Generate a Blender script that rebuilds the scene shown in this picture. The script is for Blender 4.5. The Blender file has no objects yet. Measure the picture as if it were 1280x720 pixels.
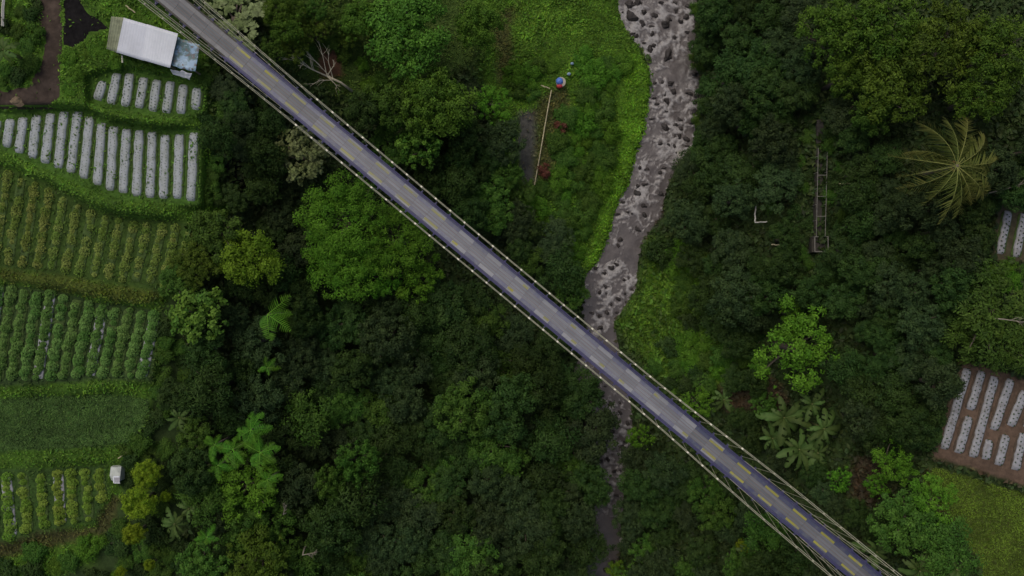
import bpy, math, random
import numpy as np
from mathutils import Vector, Matrix

R = math.radians
rng = np.random.default_rng(7)
random.seed(7)
SC = bpy.context.scene
COL = SC.collection

# ------------------------------------------------------------------ camera, light, exposure
HCAM = 74.0                      # metres above the bridge deck (deck = z 0)
WID = 85.0                       # metres of deck level seen across the frame
cam_d = bpy.data.cameras.new('camera')
cam_d.sensor_width = 36.0
cam_d.lens = 36.0 * HCAM / WID
cam_d.clip_end = 3000
cam = bpy.data.objects.new('camera', cam_d)
cam.location = (0, 0, HCAM)
COL.objects.link(cam)
SC.camera = cam

SUN_EL, SUN_AZ = 62.0, 325.0     # soft light through cloud, from the upper left of the valley
world = bpy.data.worlds.new('World')
SC.world = world
world.use_nodes = True
wn = world.node_tree
sky = wn.nodes.new('ShaderNodeTexSky')
sky.sky_type = 'NISHITA'
sky.sun_disc = False
sky.sun_elevation = R(SUN_EL)
sky.sun_rotation = R(SUN_AZ)
sky.air_density = 1.0
sky.dust_density = 5.0
sky.ozone_density = 0.6
wn.nodes['Background'].inputs[1].default_value = 0.12
wn.links.new(sky.outputs[0], wn.nodes['Background'].inputs[0])
sun_d = bpy.data.lights.new('sun', 'SUN')
sun_d.energy = 1.1
sun_d.angle = R(35)
sun_d.color = (1.0, 0.965, 0.91)
sun = bpy.data.objects.new('sun', sun_d)
az = R(SUN_AZ)
sdir = Vector((math.sin(az) * math.cos(R(SUN_EL)), math.cos(az) * math.cos(R(SUN_EL)), math.sin(R(SUN_EL))))
sun.rotation_euler = (-sdir).to_track_quat('-Z', 'Y').to_euler()
COL.objects.link(sun)
SC.view_settings.view_transform = 'Standard'
SC.view_settings.look = 'None'
SC.view_settings.exposure = -0.35
SC.view_settings.gamma = 1.0
SC.view_settings.use_curve_mapping = False
SC.cycles.max_bounces = 6
SC.cycles.transparent_max_bounces = 4

# ------------------------------------------------------------------ plan survey -> metres
KPX = WID / 1280.0


def P(u, v, z):
    """Plan survey reference (u, v) at level z -> world metres."""
    s = KPX * (HCAM - np.asarray(z, float)) / HCAM
    return (np.asarray(u, float) - 640) * s, -(np.asarray(v, float) - 360) * s


CTRL = np.array([
    (0, 0, -1.5), (100, 50, -1.5), (200, 60, -1.8), (250, 120, -2.3), (0, 100, -1.5), (0, 180, -2.8), (240, 200, -3),
    (0, 280, -3.8), (225, 310, -4), (0, 420, -4.8), (185, 430, -5), (0, 530, -5.8), (175, 520, -5.9), (0, 630, -6.8),
    (130, 620, -6.8), (0, 710, -7.8), (150, 700, -8), (285, 60, -3.4), (285, 200, -6), (300, 330, -8), (265, 450, -8),
    (260, 600, -9), (250, 720, -9.5), (350, 120, -7), (400, 250, -12), (400, 400, -14), (400, 550, -14), (400, 700, -14),
    (330, 20, -5), (420, 40, -9), (500, 60, -12), (520, 250, -15), (520, 420, -16.5), (560, 600, -17), (640, 50, -15),
    (640, 200, -16), (650, 350, -18), (650, 500, -18.5), (650, 680, -18.8), (740, 50, -17.6), (720, 200, -18.2),
    (700, 300, -19), (830, 0, -19), (840, 100, -19.3), (800, 220, -19.8), (760, 350, -20.3), (745, 450, -20.6),
    (765, 560, -21), (745, 720, -21.5), (905, 50, -16.5), (890, 200, -17.5), (860, 350, -18.3), (860, 450, -18.3),
    (840, 600, -19), (830, 700, -19.5), (960, 100, -12), (960, 250, -13), (960, 400, -14), (960, 550, -14), (940, 680, -14),
    (1060, 50, -8), (1060, 200, -8), (1060, 350, -9), (1060, 500, -8.5), (1040, 620, -8.5), (1100, 720, -6), (1160, 100, -4.5),
    (1160, 300, -5.5), (1150, 430, -5), (1150, 560, -4), (1280, 50, -3), (1270, 300, -3), (1280, 480, -3), (1280, 650, -3.4),
    (1180, 640, -4)], float)


def _tps(r2):
    return 0.5 * r2 * np.log(r2 + 1e-9)


_X = CTRL[:, :2] / 300.0
_d2 = ((_X[:, None] - _X[None]) ** 2).sum(-1)
_n = len(CTRL)
_A = np.zeros((_n + 3, _n + 3))
_A[:_n, :_n] = _tps(_d2) + np.eye(_n) * 0.01
_A[:_n, _n] = 1
_A[:_n, _n + 1:] = _X
_A[_n, :_n] = 1
_A[_n + 1:, :_n] = _X.T
_W = np.linalg.solve(_A, np.concatenate([CTRL[:, 2], np.zeros(3)]))


def hsmooth(u, v):
    q = np.stack([np.clip(u, -60, 1340), np.clip(v, -40, 760)], -1) / 300.0
    out = np.empty(q.shape[:-1])
    flat = q.reshape(-1, 2)
    res = np.empty(len(flat))
    for i in range(0, len(flat), 20000):
        b = flat[i:i + 20000]
        d2 = ((b[:, None] - _X[None]) ** 2).sum(-1)
        res[i:i + 20000] = _tps(d2) @ _W[:_n] + _W[_n] + b @ _W[_n + 1:]
    return res.reshape(out.shape)


def vnoise(x, y, seed=0):
    """smooth value noise in -1..1"""
    xi, yi = np.floor(x).astype(np.int64), np.floor(y).astype(np.int64)
    fx, fy = x - xi, y - yi
    fx, fy = fx * fx * (3 - 2 * fx), fy * fy * (3 - 2 * fy)

    def hsh(a, b):
        n = (a * 374761393 + b * 668265263 + seed * 974711) & 0x7fffffff
        n = ((n ^ (n >> 13)) * 1274126177) & 0x7fffffff
        return ((n ^ (n >> 16)) & 0xffff) / 32767.5 - 1
    return (hsh(xi, yi) * (1 - fx) + hsh(xi + 1, yi) * fx) * (1 - fy) + (hsh(xi, yi + 1) * (1 - fx) + hsh(xi + 1, yi + 1) * fx) * fy


def fbm(x, y, seed=0, o=4):
    s, a = 0, 0.5
    for i in range(o):
        s = s + a * vnoise(x * 2 ** i, y * 2 ** i, seed + i)
        a *= 0.5
    return s


def sdf(poly, u, v):
    """signed distance to polygon, positive inside"""
    p = np.array(poly, float)
    u, v = np.asarray(u, float), np.asarray(v, float)
    d = np.full(u.shape, 1e18)
    ins = np.zeros(u.shape, bool)
    for i in range(len(p)):
        a, b = p[i], p[(i + 1) % len(p)]
        e = b - a
        wx, wy = u - a[0], v - a[1]
        t = np.clip((wx * e[0] + wy * e[1]) / (e @ e), 0, 1)
        d = np.minimum(d, (wx - t * e[0]) ** 2 + (wy - t * e[1]) ** 2)
        c = (a[1] > v) != (b[1] > v)
        if e[1] != 0:
            ins ^= c & (u < e[0] * (v - a[1]) / e[1] + a[0])
    d = np.sqrt(d)
    return np.where(ins, d, -d)


# terraces: outline and level
TERR = [
    ('upper bed terrace', [(110, 96), (150, 84), (225, 98), (256, 108), (254, 140), (215, 146), (150, 139), (112, 127)], -2.2),
    ('long bed terrace', [(-60, 142), (60, 136), (108, 137), (135, 150), (190, 160), (252, 162), (250, 256), (200, 254), (140, 246), (70, 218), (0, 186), (-60, 170)], -3.0),
    ('pale crop terrace', [(-60, 200), (0, 206), (60, 228), (120, 262), (160, 272), (236, 276), (226, 345), (205, 366), (120, 352), (0, 334), (-60, 330)], -3.9),
    ('dense crop terrace', [(-60, 350), (0, 354), (70, 362), (120, 376), (192, 386), (196, 420), (190, 476), (120, 474), (60, 480), (-60, 484)], -4.9),
    ('rice terrace', [(-60, 500), (60, 495), (130, 492), (188, 498), (182, 530), (160, 553), (90, 560), (-60, 567)], -5.8),
    ('low crop terrace', [(-60, 586), (60, 584), (132, 580), (136, 615), (118, 652), (60, 664), (-10, 682), (-60, 686)], -6.7),
    ('soil bed terrace', [(1200, 452), (1236, 460), (1262, 468), (1360, 500), (1360, 640), (1280, 608), (1210, 584), (1163, 572), (1176, 530)], -3.1),
    ('right rice terrace', [(1166, 582), (1280, 616), (1360, 642), (1360, 800), (1230, 800), (1222, 700), (1192, 655), (1150, 610)], -3.5),
    ('corner bed terrace', [(1246, 256), (1360, 250), (1360, 330), (1240, 326)], -3.0),
]
RIV = np.array([(-400, 770, 868), (-60, 770, 868), (0, 776, 868), (20, 778, 868), (45, 792, 866), (60, 806, 862), (75, 813, 862), (95, 818, 872), (120, 817, 874),
                (145, 812, 868), (165, 808, 866), (185, 802, 862), (205, 796, 842), (230, 790, 832), (250, 778, 826), (270, 772, 824),
                (290, 766, 806), (310, 760, 798), (330, 750, 792), (342, 738, 792), (360, 732, 790), (385, 730, 775), (400, 734, 764),
                (415, 738, 765), (430, 738, 768), (460, 722, 770), (480, 722, 775), (500, 732, 782), (520, 742, 786), (545, 748, 786),
                (570, 748, 783), (600, 749, 777), (630, 748, 775), (660, 744, 772), (690, 732, 770), (720, 720, 768), (760, 714, 764), (1100, 700, 760)], float)
LEV = np.array([(-400, -18.8), (0, -19.3), (100, -19.6), (220, -20.1), (350, -20.6), (450, -20.9), (560, -21.3), (720, -21.8), (1100, -22)], float)


def rivlev(v):
    return np.interp(v, LEV[:, 0], LEV[:, 1])


def hgt(u, v):
    u, v = np.asarray(u, float), np.asarray(v, float)
    h = hsmooth(u, v)
    h = h + 0.35 * fbm(u / 60, v / 60, 3) + 0.12 * fbm(u / 14, v / 14, 5)
    for _, poly, lev in TERR:
        pa = np.array(poly)
        if u.size > 1 or (pa[:, 0].min() - 30 < u.min() < pa[:, 0].max() + 30):
            d = sdf(poly, u, v)
            w = np.clip((d + 7) / 8.0, 0, 1)
            w = w * w * (3 - 2 * w)
            h = h * (1 - w) + lev * w
    l, r = np.interp(v, RIV[:, 0], RIV[:, 1]), np.interp(v, RIV[:, 0], RIV[:, 2])
    wob = 2.2 * fbm(u / 9, v / 9, 11, 3)
    d = np.minimum(u - l, r - u) + wob            # >0 in the river
    lv = rivlev(v)
    bank = np.maximum(h, lv + 0.55)
    w = np.clip((d + 9) / 10.0, 0, 1)
    h = bank * (1 - w) + (lv - 0.8) * w
    return h


# cached lookup grid of the terrain (for ground_at)
GU = np.concatenate([[-4200, -2500, -1500, -900, -600, -420, -320, -260], np.arange(-220, 1504, 4.0), [1540, 1600, 1700, 1880, 2200, 2800, 4000, 5500]])
GV = np.concatenate([[-4500, -2500, -1400, -800, -500, -330, -240], np.arange(-180, 904, 4.0), [940, 1000, 1120, 1350, 1800, 2800, 5000]])
GUU, GVV = np.meshgrid(GU, GV, indexing='ij')
GH = hgt(GUU, GVV)


def hq(u, v):
    """bilinear terrain height"""
    u, v = np.asarray(u, float), np.asarray(v, float)
    i = np.clip(np.searchsorted(GU, u) - 1, 0, len(GU) - 2)
    j = np.clip(np.searchsorted(GV, v) - 1, 0, len(GV) - 2)
    a, b = np.clip((u - GU[i]) / (GU[i + 1] - GU[i]), 0, 1), np.clip((v - GV[j]) / (GV[j + 1] - GV[j]), 0, 1)
    return (GH[i, j] * (1 - a) + GH[i + 1, j] * a) * (1 - b) + (GH[i, j + 1] * (1 - a) + GH[i + 1, j + 1] * a) * b


def G(u, v, dz=0.0):
    z = hq(u, v) + dz
    x, y = P(u, v, z - dz)
    return np.stack([x, y, z], -1)


def ground_at(x, y):
    z = -8.0
    for _ in range(8):
        s = KPX * (HCAM - z) / HCAM
        z = float(hq(x / s + 640, 360 - y / s))
    return z


# ------------------------------------------------------------------ mesh helpers
def np_mesh(name, V, F, col=None, smooth=False):
    V = np.ascontiguousarray(V, np.float32)
    F = np.ascontiguousarray(F, np.int32)
    me = bpy.data.meshes.new(name)
    k = F.shape[1]
    me.vertices.add(len(V))
    me.vertices.foreach_set('co', V.ravel())
    me.loops.add(F.size)
    me.loops.foreach_set('vertex_index', F.ravel())
    me.polygons.add(len(F))
    me.polygons.foreach_set('loop_start', np.arange(0, F.size, k, dtype=np.int32))
    try:
        me.polygons.foreach_set('loop_total', np.full(len(F), k, np.int32))
    except Exception:
        pass
    if smooth:
        me.polygons.foreach_set('use_smooth', np.ones(len(F), bool))
    if col is not None:
        c = np.ones((len(V), 4), np.float32)
        c[:, :col.shape[1]] = col
        at = me.color_attributes.new('Col', 'FLOAT_COLOR', 'POINT')
        at.data.foreach_set('color', c.ravel())
    me.update(calc_edges=True)
    me.validate()
    return me


class MB:
    """collects boxes, tubes and sheets for one mesh"""

    def __init__(self):
        self.v, self.f = [], []

    def add(self, vs, fs):
        o = len(self.v)
        self.v += [tuple(map(float, p)) for p in vs]
        self.f += [[o + i for i in f] for f in fs]
        return self

    def box(self, c, s, m=None):
        x, y, z = s[0] / 2, s[1] / 2, s[2] / 2
        vs = [Vector((a * x, b * y, d * z)) for d in (-1, 1) for a, b in ((-1, -1), (1, -1), (1, 1), (-1, 1))]
        if m is not None:
            vs = [m @ p for p in vs]
        vs = [p + Vector(c) for p in vs]
        return self.add(vs, [(3, 2, 1, 0), (4, 5, 6, 7), (0, 1, 5, 4), (1, 2, 6, 5), (2, 3, 7, 6), (3, 0, 4, 7)])

    def tube(self, pts, rad, n=6, cap=True):
        pts = [Vector(p) for p in pts]
        rad = rad if hasattr(rad, '__len__') else [rad] * len(pts)
        vs, fs = [], []
        for i, p in enumerate(pts):
            t = (pts[min(i + 1, len(pts) - 1)] - pts[max(i - 1, 0)])
            t = t.normalized() if t.length > 1e-9 else Vector((0, 0, 1))
            a = t.cross(Vector((0, 0, 1)) if abs(t.z) < 0.9 else Vector((1, 0, 0))).normalized()
            b = t.cross(a)
            for k in range(n):
                an = 2 * math.pi * k / n
                vs.append(p + (a * math.cos(an) + b * math.sin(an)) * rad[i])
        for i in range(len(pts) - 1):
            for k in range(n):
                fs.append((i * n + k, i * n + (k + 1) % n, (i + 1) * n + (k + 1) % n, (i + 1) * n + k))
        if cap:
            fs.append(tuple(range(n))[::-1])
            fs.append(tuple(range((len(pts) - 1) * n, len(pts) * n)))
        return self.add(vs, fs)

    def mesh(self, name, mat, smooth=False):
        me = bpy.data.meshes.new(name)
        me.from_pydata(self.v, [], self.f)
        me.update()
        if smooth:
            me.polygons.foreach_set('use_smooth', np.ones(len(me.polygons), bool))
        me.materials.append(mat)
        return me


def obj(name, me, parent=None, loc=None, rz=None, scale=None):
    o = bpy.data.objects.new(name, me)
    COL.objects.link(o)
    if parent:
        o.parent = parent
    if loc is not None:
        o.location = loc
    if rz is not None:
        o.rotation_euler = (0, 0, rz)
    if scale is not None:
        o.scale = scale
    return o


def tag(o, label=None, cat=None, group=None, kind=None):
    if label:
        o['label'] = label
    if cat:
        o['category'] = cat
    if group:
        o['group'] = group
    if kind:
        o['kind'] = kind
    return o


def empty(name, loc=(0, 0, 0), rz=0.0, label=None, cat=None, group=None):
    o = bpy.data.objects.new(name, None)
    COL.objects.link(o)
    o.location = loc
    o.rotation_euler = (0, 0, rz)
    o.empty_display_size = 0.3
    return tag(o, label, cat, group)


# ------------------------------------------------------------------ materials
def newmat(name):
    m = bpy.data.materials.new(name)
    m.use_nodes = True
    nt = m.node_tree
    return m, nt, nt.nodes, nt.links, nt.nodes['Principled BSDF']


def node(ns, t, **kw):
    n = ns.new(t)
    for k, v in kw.items():
        setattr(n, k, v)
    return n


def math_n(ns, ln, op, a, b=None, clamp=False):
    n = ns.new('ShaderNodeMath')
    n.operation = op
    n.use_clamp = clamp
    for i, x in enumerate((a, b)):
        if x is None:
            continue
        if isinstance(x, (int, float)):
            n.inputs[i].default_value = x
        else:
            ln.new(x, n.inputs[i])
    return n.outputs[0]


def mixc(ns, ln, f, a, b, mode='MIX'):
    n = ns.new('ShaderNodeMix')
    n.data_type = 'RGBA'
    n.blend_type = mode
    for s, x in ((0, f), (6, a), (7, b)):
        if isinstance(x, (int, float)):
            n.inputs[s].default_value = x
        elif isinstance(x, tuple):
            n.inputs[s].default_value = (*x[:3], 1)
        else:
            ln.new(x, n.inputs[s])
    return n.outputs[2]


def noise(ns, ln, scale, detail=4, vec=None, rough=0.6):
    n = ns.new('ShaderNodeTexNoise')
    n.inputs['Scale'].default_value = scale
    n.inputs['Detail'].default_value = detail
    n.inputs['Roughness'].default_value = rough
    if vec is not None:
        ln.new(vec, n.inputs['Vector'])
    return n.outputs[0]


def ramp(ns, ln, f, a, b):
    n = ns.new('ShaderNodeMapRange')
    n.inputs[1].default_value = a
    n.inputs[2].default_value = b
    ln.new(f, n.inputs[0])
    return n.outputs[0]


def bump(ns, ln, bs, h, dist=0.05, st=0.6):
    b = ns.new('ShaderNodeBump')
    b.inputs['Distance'].default_value = dist
    b.inputs['Strength'].default_value = st
    ln.new(h, b.inputs['Height'])
    ln.new(b.outputs[0], bs.inputs['Normal'])


def plain(name, col, rough=0.7, var=0.25, scale=6.0, metal=0.0, dirt=None, dirt_amt=0.5, spec=0.4, bmp=0.0):
    m, nt, ns, ln, bs = newmat(name)
    geo = ns.new('ShaderNodeNewGeometry')
    n1 = noise(ns, ln, scale, 5, geo.outputs['Position'])
    lo = tuple(c * (1 - var) for c in col)
    hi = tuple(min(1, c * (1 + var)) for c in col)
    c = mixc(ns, ln, ramp(ns, ln, n1, 0.3, 0.7), lo, hi)
    if dirt:
        n2 = noise(ns, ln, scale * 0.35, 6, geo.outputs['Position'], 0.7)
        c = mixc(ns, ln, math_n(ns, ln, 'MULTIPLY', ramp(ns, ln, n2, 0.45, 0.68), dirt_amt, True), c, dirt)
    ln.new(c, bs.inputs['Base Color'])
    bs.inputs['Roughness'].default_value = rough
    bs.inputs['Metallic'].default_value = metal
    bs.inputs['Specular IOR Level'].default_value = spec
    if bmp:
        bump(ns, ln, bs, n1, bmp)
    return m


def leafmat(name, col, col2, objvar=0.45, rough=0.55, trans=0.22):
    """leaf: colour varies by leaf (Col.r), by clump (Col.g) and by plant"""
    m, nt, ns, ln, bs = newmat(name)
    at = node(ns, 'ShaderNodeAttribute', attribute_name='Col')
    sep = ns.new('ShaderNodeSeparateColor')
    ln.new(at.outputs['Color'], sep.inputs[0])
    oi = ns.new('ShaderNodeObjectInfo')
    c = mixc(ns, ln, sep.outputs[1], tuple(col), tuple(col2))
    k1 = math_n(ns, ln, 'MULTIPLY_ADD', sep.outputs[0], 1.0)
    ns[-1].inputs[2].default_value = 0.5
    k2 = math_n(ns, ln, 'MULTIPLY_ADD', oi.outputs['Random'], objvar)
    ns[-1].inputs[2].default_value = 1 - objvar / 2
    k = math_n(ns, ln, 'MULTIPLY', k1, k2)
    c = mixc(ns, ln, 1.0, c, k, 'MULTIPLY')
    hs = ns.new('ShaderNodeHueSaturation')
    hv = math_n(ns, ln, 'MULTIPLY_ADD', oi.outputs['Random'], 0.026)
    ns[-1].inputs[2].default_value = 0.486
    ln.new(hv, hs.inputs['Hue'])
    ln.new(c, hs.inputs['Color'])
    c = hs.outputs[0]
    ln.new(c, bs.inputs['Base Color'])
    bs.inputs['Roughness'].default_value = rough
    bs.inputs['Specular IOR Level'].default_value = 0.12
    tr = ns.new('ShaderNodeBsdfTranslucent')
    ln.new(c, tr.inputs[0])
    mx = ns.new('ShaderNodeMixShader')
    mx.inputs[0].default_value = trans
    ln.new(bs.outputs[0], mx.inputs[1])
    ln.new(tr.outputs[0], mx.inputs[2])
    ln.new(mx.outputs[0], ns['Material Output'].inputs[0])
    return m


def vcolmat(name, rough=0.9, scale=3.0, var=0.35, bmp=0.08, trans=0.0, spec=0.2):
    """colour kept on the mesh (kind of soil, turf, leaf), broken up by grain"""
    m, nt, ns, ln, bs = newmat(name)
    at = node(ns, 'ShaderNodeAttribute', attribute_name='Col')
    geo = ns.new('ShaderNodeNewGeometry')
    n1 = noise(ns, ln, scale, 8, geo.outputs['Position'], 0.7)
    k = math_n(ns, ln, 'MULTIPLY_ADD', ramp(ns, ln, n1, 0.25, 0.75), 2 * var)
    ns[-1].inputs[2].default_value = 1 - var
    c = mixc(ns, ln, 1.0, at.outputs['Color'], k, 'MULTIPLY')
    ln.new(c, bs.inputs['Base Color'])
    bs.inputs['Roughness'].default_value = rough
    bs.inputs['Specular IOR Level'].default_value = spec
    if bmp:
        bump(ns, ln, bs, n1, bmp)
    if trans:
        tr = ns.new('ShaderNodeBsdfTranslucent')
        ln.new(c, tr.inputs[0])
        mx = ns.new('ShaderNodeMixShader')
        mx.inputs[0].default_value = trans
        ln.new(bs.outputs[0], mx.inputs[1])
        ln.new(tr.outputs[0], mx.inputs[2])
        ln.new(mx.outputs[0], ns['Material Output'].inputs[0])
    return m


M = {}
M['ground'] = vcolmat('ground_cover_soil', 0.92, 2.2, 0.45, 0.12)
M['stuff'] = vcolmat('small_leaf', 0.6, 0.9, 0.25, 0, 0.2, 0.25)
M['bark'] = plain('bark', (0.10, 0.08, 0.06), 0.9, 0.4, 9)
M['deadwood'] = plain('bare_wood', (0.58, 0.52, 0.38), 0.85, 0.25, 8)
M['snag'] = plain('grey_snag_wood', (.24, .21, .16), .9, .3, 8)
M['bamboo'] = plain('dry_bamboo', (0.46, 0.40, 0.24), 0.7, 0.3, 5)
LEAF = {
    'dark': leafmat('dark_leaf', (0.022, 0.052, 0.011), (0.045, 0.086, 0.017)),
    'dull': leafmat('dull_leaf', (0.027, 0.052, 0.018), (0.053, 0.088, 0.027)),
    'olive': leafmat('olive_leaf', (0.046, 0.096, 0.010), (0.088, 0.150, 0.015), 0.2),
    'mid': leafmat('mid_leaf', (0.042, 0.102, 0.014), (0.078, 0.155, 0.021), 0.35),
    'bright': leafmat('bright_leaf', (0.064, 0.180, 0.012), (0.120, 0.270, 0.022), 0.2),
    'lime': leafmat('lime_leaf', (0.095, 0.190, 0.012), (0.150, 0.250, 0.018), 0.2),
    'pale': leafmat('pale_leaf', (0.130, 0.175, 0.055), (0.225, 0.270, 0.115), 0.15),
    'big': leafmat('broad_leaf', (0.060, 0.140, 0.018), (0.125, 0.220, 0.028), 0.2),
    'fern': leafmat('fern_leaf', (0.055, 0.175, 0.014), (0.085, 0.215, 0.018), 0.25),
    'coco': leafmat('coconut_leaf', (0.082, 0.118, 0.022), (0.165, 0.180, 0.050), 0.1),
    'banana': leafmat('banana_leaf', (0.038, 0.085, 0.016), (0.085, 0.125, 0.035), 0.5),
    'crop_pale': leafmat('pale_crop_leaf', (0.125, 0.200, 0.030), (0.220, 0.265, 0.060), 0.2),
    'crop_green': leafmat('green_crop_leaf', (0.075, 0.180, 0.032), (0.135, 0.255, 0.060), 0.15),
    'crop_low': leafmat('yellowish_crop_leaf', (0.110, 0.215, 0.022), (0.210, 0.300, 0.045), 0.15),
    'shrubgreen': leafmat('shrub_leaf', (0.058, 0.150, 0.012), (0.105, 0.225, 0.019), 0.3),
    'mass': leafmat('rounded_tree_leaf', (0.050, 0.130, 0.014), (0.095, 0.205, 0.022), 0.15),
    'round': leafmat('clipped_tree_leaf', (0.125, 0.205, 0.010), (0.210, 0.285, 0.016), 0.15),
    'seed': leafmat('seedling_leaf', (0.025, 0.060, 0.018), (0.045, 0.090, 0.024), 0.2),
}

# ------------------------------------------------------------------ terrain sheet
MEADOW = [(596, -60), (775, -60), (790, 48), (815, 90), (816, 140), (800, 190), (788, 235), (765, 290), (738, 342), (715, 372), (690, 330), (640, 250), (622, 170), (600, 90)]
STRIP = [(790, 60), (816, 88), (817, 140), (803, 190), (790, 232), (770, 275), (745, 340), (728, 338), (752, 262), (770, 190), (775, 130)]
EAST = [(770, 405), (800, 350), (812, 295), (880, 320), (900, 400), (905, 480), (840, 490), (800, 450)]
FIELDS = [(-300, -100), (40, -60), (130, -60), (262, 60), (262, 180), (290, 260), (240, 280), (232, 345), (200, 390), (196, 480), (180, 560), (140, 640), (120, 700), (-300, 900)]
SLOPE = [(310, -60), (600, -60), (600, 80), (480, 110), (440, 130), (350, 80)]
ZONES = [  # outline, colour, soft edge
    (FIELDS, (0.062, 0.130, 0.014), 14), (SLOPE, (0.052, 0.090, 0.016), 20),
    (MEADOW, (0.072, 0.152, 0.014), 14), (STRIP, (0.082, 0.185, 0.012), 8), (EAST, (0.068, 0.140, 0.014), 16),
    ([(612, 20), (640, 10), (640, 90), (622, 100)], (0.075, 0.085, 0.025), 10),
    ([(645, 140), (672, 135), (672, 225), (655, 235), (645, 190)], (0.085, 0.082, 0.070), 8),
    ([(672, 120), (705, 110), (712, 160), (690, 225), (668, 232)], (0.085, 0.095, 0.03), 10),
    ([(399, 58), (426, 60), (428, 95), (400, 96)], (0.115, 0.058, 0.034), 3),
    ([(395, 20), (372, 45), (400, 50), (420, 30)], (0.07, 0.05, 0.03), 8),
    ([(895, 480), (960, 470), (990, 500), (960, 520), (900, 510)], (0.06, 0.045, 0.025), 10),
    ([(1060, 570), (1110, 560), (1110, 620), (1060, 640)], (0.05, 0.038, 0.022), 12),
    ([(1150, 590), (1172, 584), (1180, 640), (1160, 640)], (0.09, 0.075, 0.03), 8),
    ([(965, 495), (985, 500), (960, 515)], (0.07, 0.05, 0.03), 8),
    (TERR[0][1], (0.048, 0.105, 0.014), 3), (TERR[1][1], (0.052, 0.112, 0.016), 3),
    (TERR[2][1], (0.036, 0.068, 0.011), 3), (TERR[3][1], (0.030, 0.055, 0.016), 3),
    (TERR[4][1], (0.036, 0.075, 0.018), 3), (TERR[5][1], (0.034, 0.070, 0.014), 3),
    (TERR[6][1], (0.105, 0.070, 0.048), 3), (TERR[7][1], (0.060, 0.080, 0.014), 3), (TERR[8][1], (0.060, 0.052, 0.030), 3),
    ([(-40, 684), (0, 678), (60, 663), (118, 656), (140, 618), (150, 622), (136, 664), (70, 682), (20, 692), (-40, 706)], (0.060, 0.062, 0.020), 5),
    ([(-60, 330), (0, 334), (120, 352), (200, 366), (186, 380), (120, 372), (0, 350), (-60, 348)], (0.066, 0.090, 0.014), 4),
]
gc = np.empty(GUU.shape + (3,))
gc[:] = (0.030, 0.052, 0.014)
wj = 7 * fbm(GUU / 16, GVV / 16, 21, 3)
for poly, c, soft in ZONES:
    w = np.clip((sdf(poly, GUU, GVV) + wj * min(1, soft / 8)) / soft + 0.5, 0, 1)[..., None]
    gc = gc * (1 - w) + np.array(c) * w
gc *= (1 + 0.35 * fbm(GUU / 20, GVV / 20, 31, 4))[..., None]
_l, _r = np.interp(GVV, RIV[:, 0], RIV[:, 1]), np.interp(GVV, RIV[:, 0], RIV[:, 2])
w = np.clip((np.minimum(GUU - _l, _r - GUU) + wj * .4 + 3) / 4, 0, 1)[..., None]
gc = gc * (1 - w) + np.array((0.06, 0.05, 0.042)) * w
gx, gy = P(GUU, GVV, GH)
nu, nv = GUU.shape
idx = np.arange(nu * nv).reshape(nu, nv)
F = np.stack([idx[:-1, :-1], idx[:-1, 1:], idx[1:, 1:], idx[1:, :-1]], -1).reshape(-1, 4)
me = np_mesh('terrain', np.stack([gx, gy, GH], -1).reshape(-1, 3), F, gc.reshape(-1, 3), True)
me.materials.append(M['ground'])
tag(obj('terrain', me), 'green valley sides stepping down in terraces to the river', kind='structure')


def gcol(u, v):
    i = np.clip(np.searchsorted(GU, u) - 1, 0, len(GU) - 1)
    j = np.clip(np.searchsorted(GV, v) - 1, 0, len(GV) - 1)
    return gc[i, j]


def sheet(name, poly, dz, mat, step=3.0, label=None):
    """a thin sheet draped on the terrain"""
    p = np.array(poly, float)
    us, vs = np.arange(p[:, 0].min() - 6, p[:, 0].max() + 6, step), np.arange(p[:, 1].min() - 6, p[:, 1].max() + 6, step)
    U, V = np.meshgrid(us, vs, indexing='ij')
    d = sdf(poly, U, V) + 3 * fbm(U / 7, V / 7, 40, 3)
    g = G(U, V, 0)
    g[..., 2] += dz + np.clip(d, -4, 0) * 0.06
    ii = np.arange(U.size).reshape(U.shape)
    Fq = np.stack([ii[:-1, :-1], ii[:-1, 1:], ii[1:, 1:], ii[1:, :-1]], -1).reshape(-1, 4)
    keep = (d[:-1, :-1] > -3.5).reshape(-1)
    m = np_mesh(name, g.reshape(-1, 3), Fq[keep], None, True)
    m.materials.append(mat)
    o = obj(name, m)
    tag(o, label, kind='structure')
    return o


M['path'] = plain('trodden_earth', (0.062, 0.046, 0.036), 0.95, 0.4, 1.6, spec=.1, dirt=(0.034, 0.026, 0.02), dirt_amt=0.8, bmp=0.06)
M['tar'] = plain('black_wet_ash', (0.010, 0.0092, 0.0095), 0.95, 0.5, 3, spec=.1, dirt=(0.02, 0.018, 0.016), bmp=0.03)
sheet('path', [(44, -40), (76, -40), (78, 40), (76, 84), (74, 120), (60, 134), (20, 136), (-40, 138), (-40, 112), (10, 114), (36, 108), (52, 80), (58, 50), (46, 40)], 0.03, M['path'], label='brown earth track beside the black ash ground')
sheet('ash_ground', [(82, -30), (100, 0), (108, 14), (124, 26), (136, 36), (112, 40), (104, 52), (92, 60), (80, 56), (80, 20)], 0.04, M['tar'], label='patch of black ash beside the earth track')

sheet('black_patch', [(278, 196), (296, 190), (312, 202), (318, 224), (304, 236), (286, 226)], 0.06, M['tar'], label='flat black patch below the trees beside the film beds')  # sheet of the matt black ash material in a gap between trees

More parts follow.
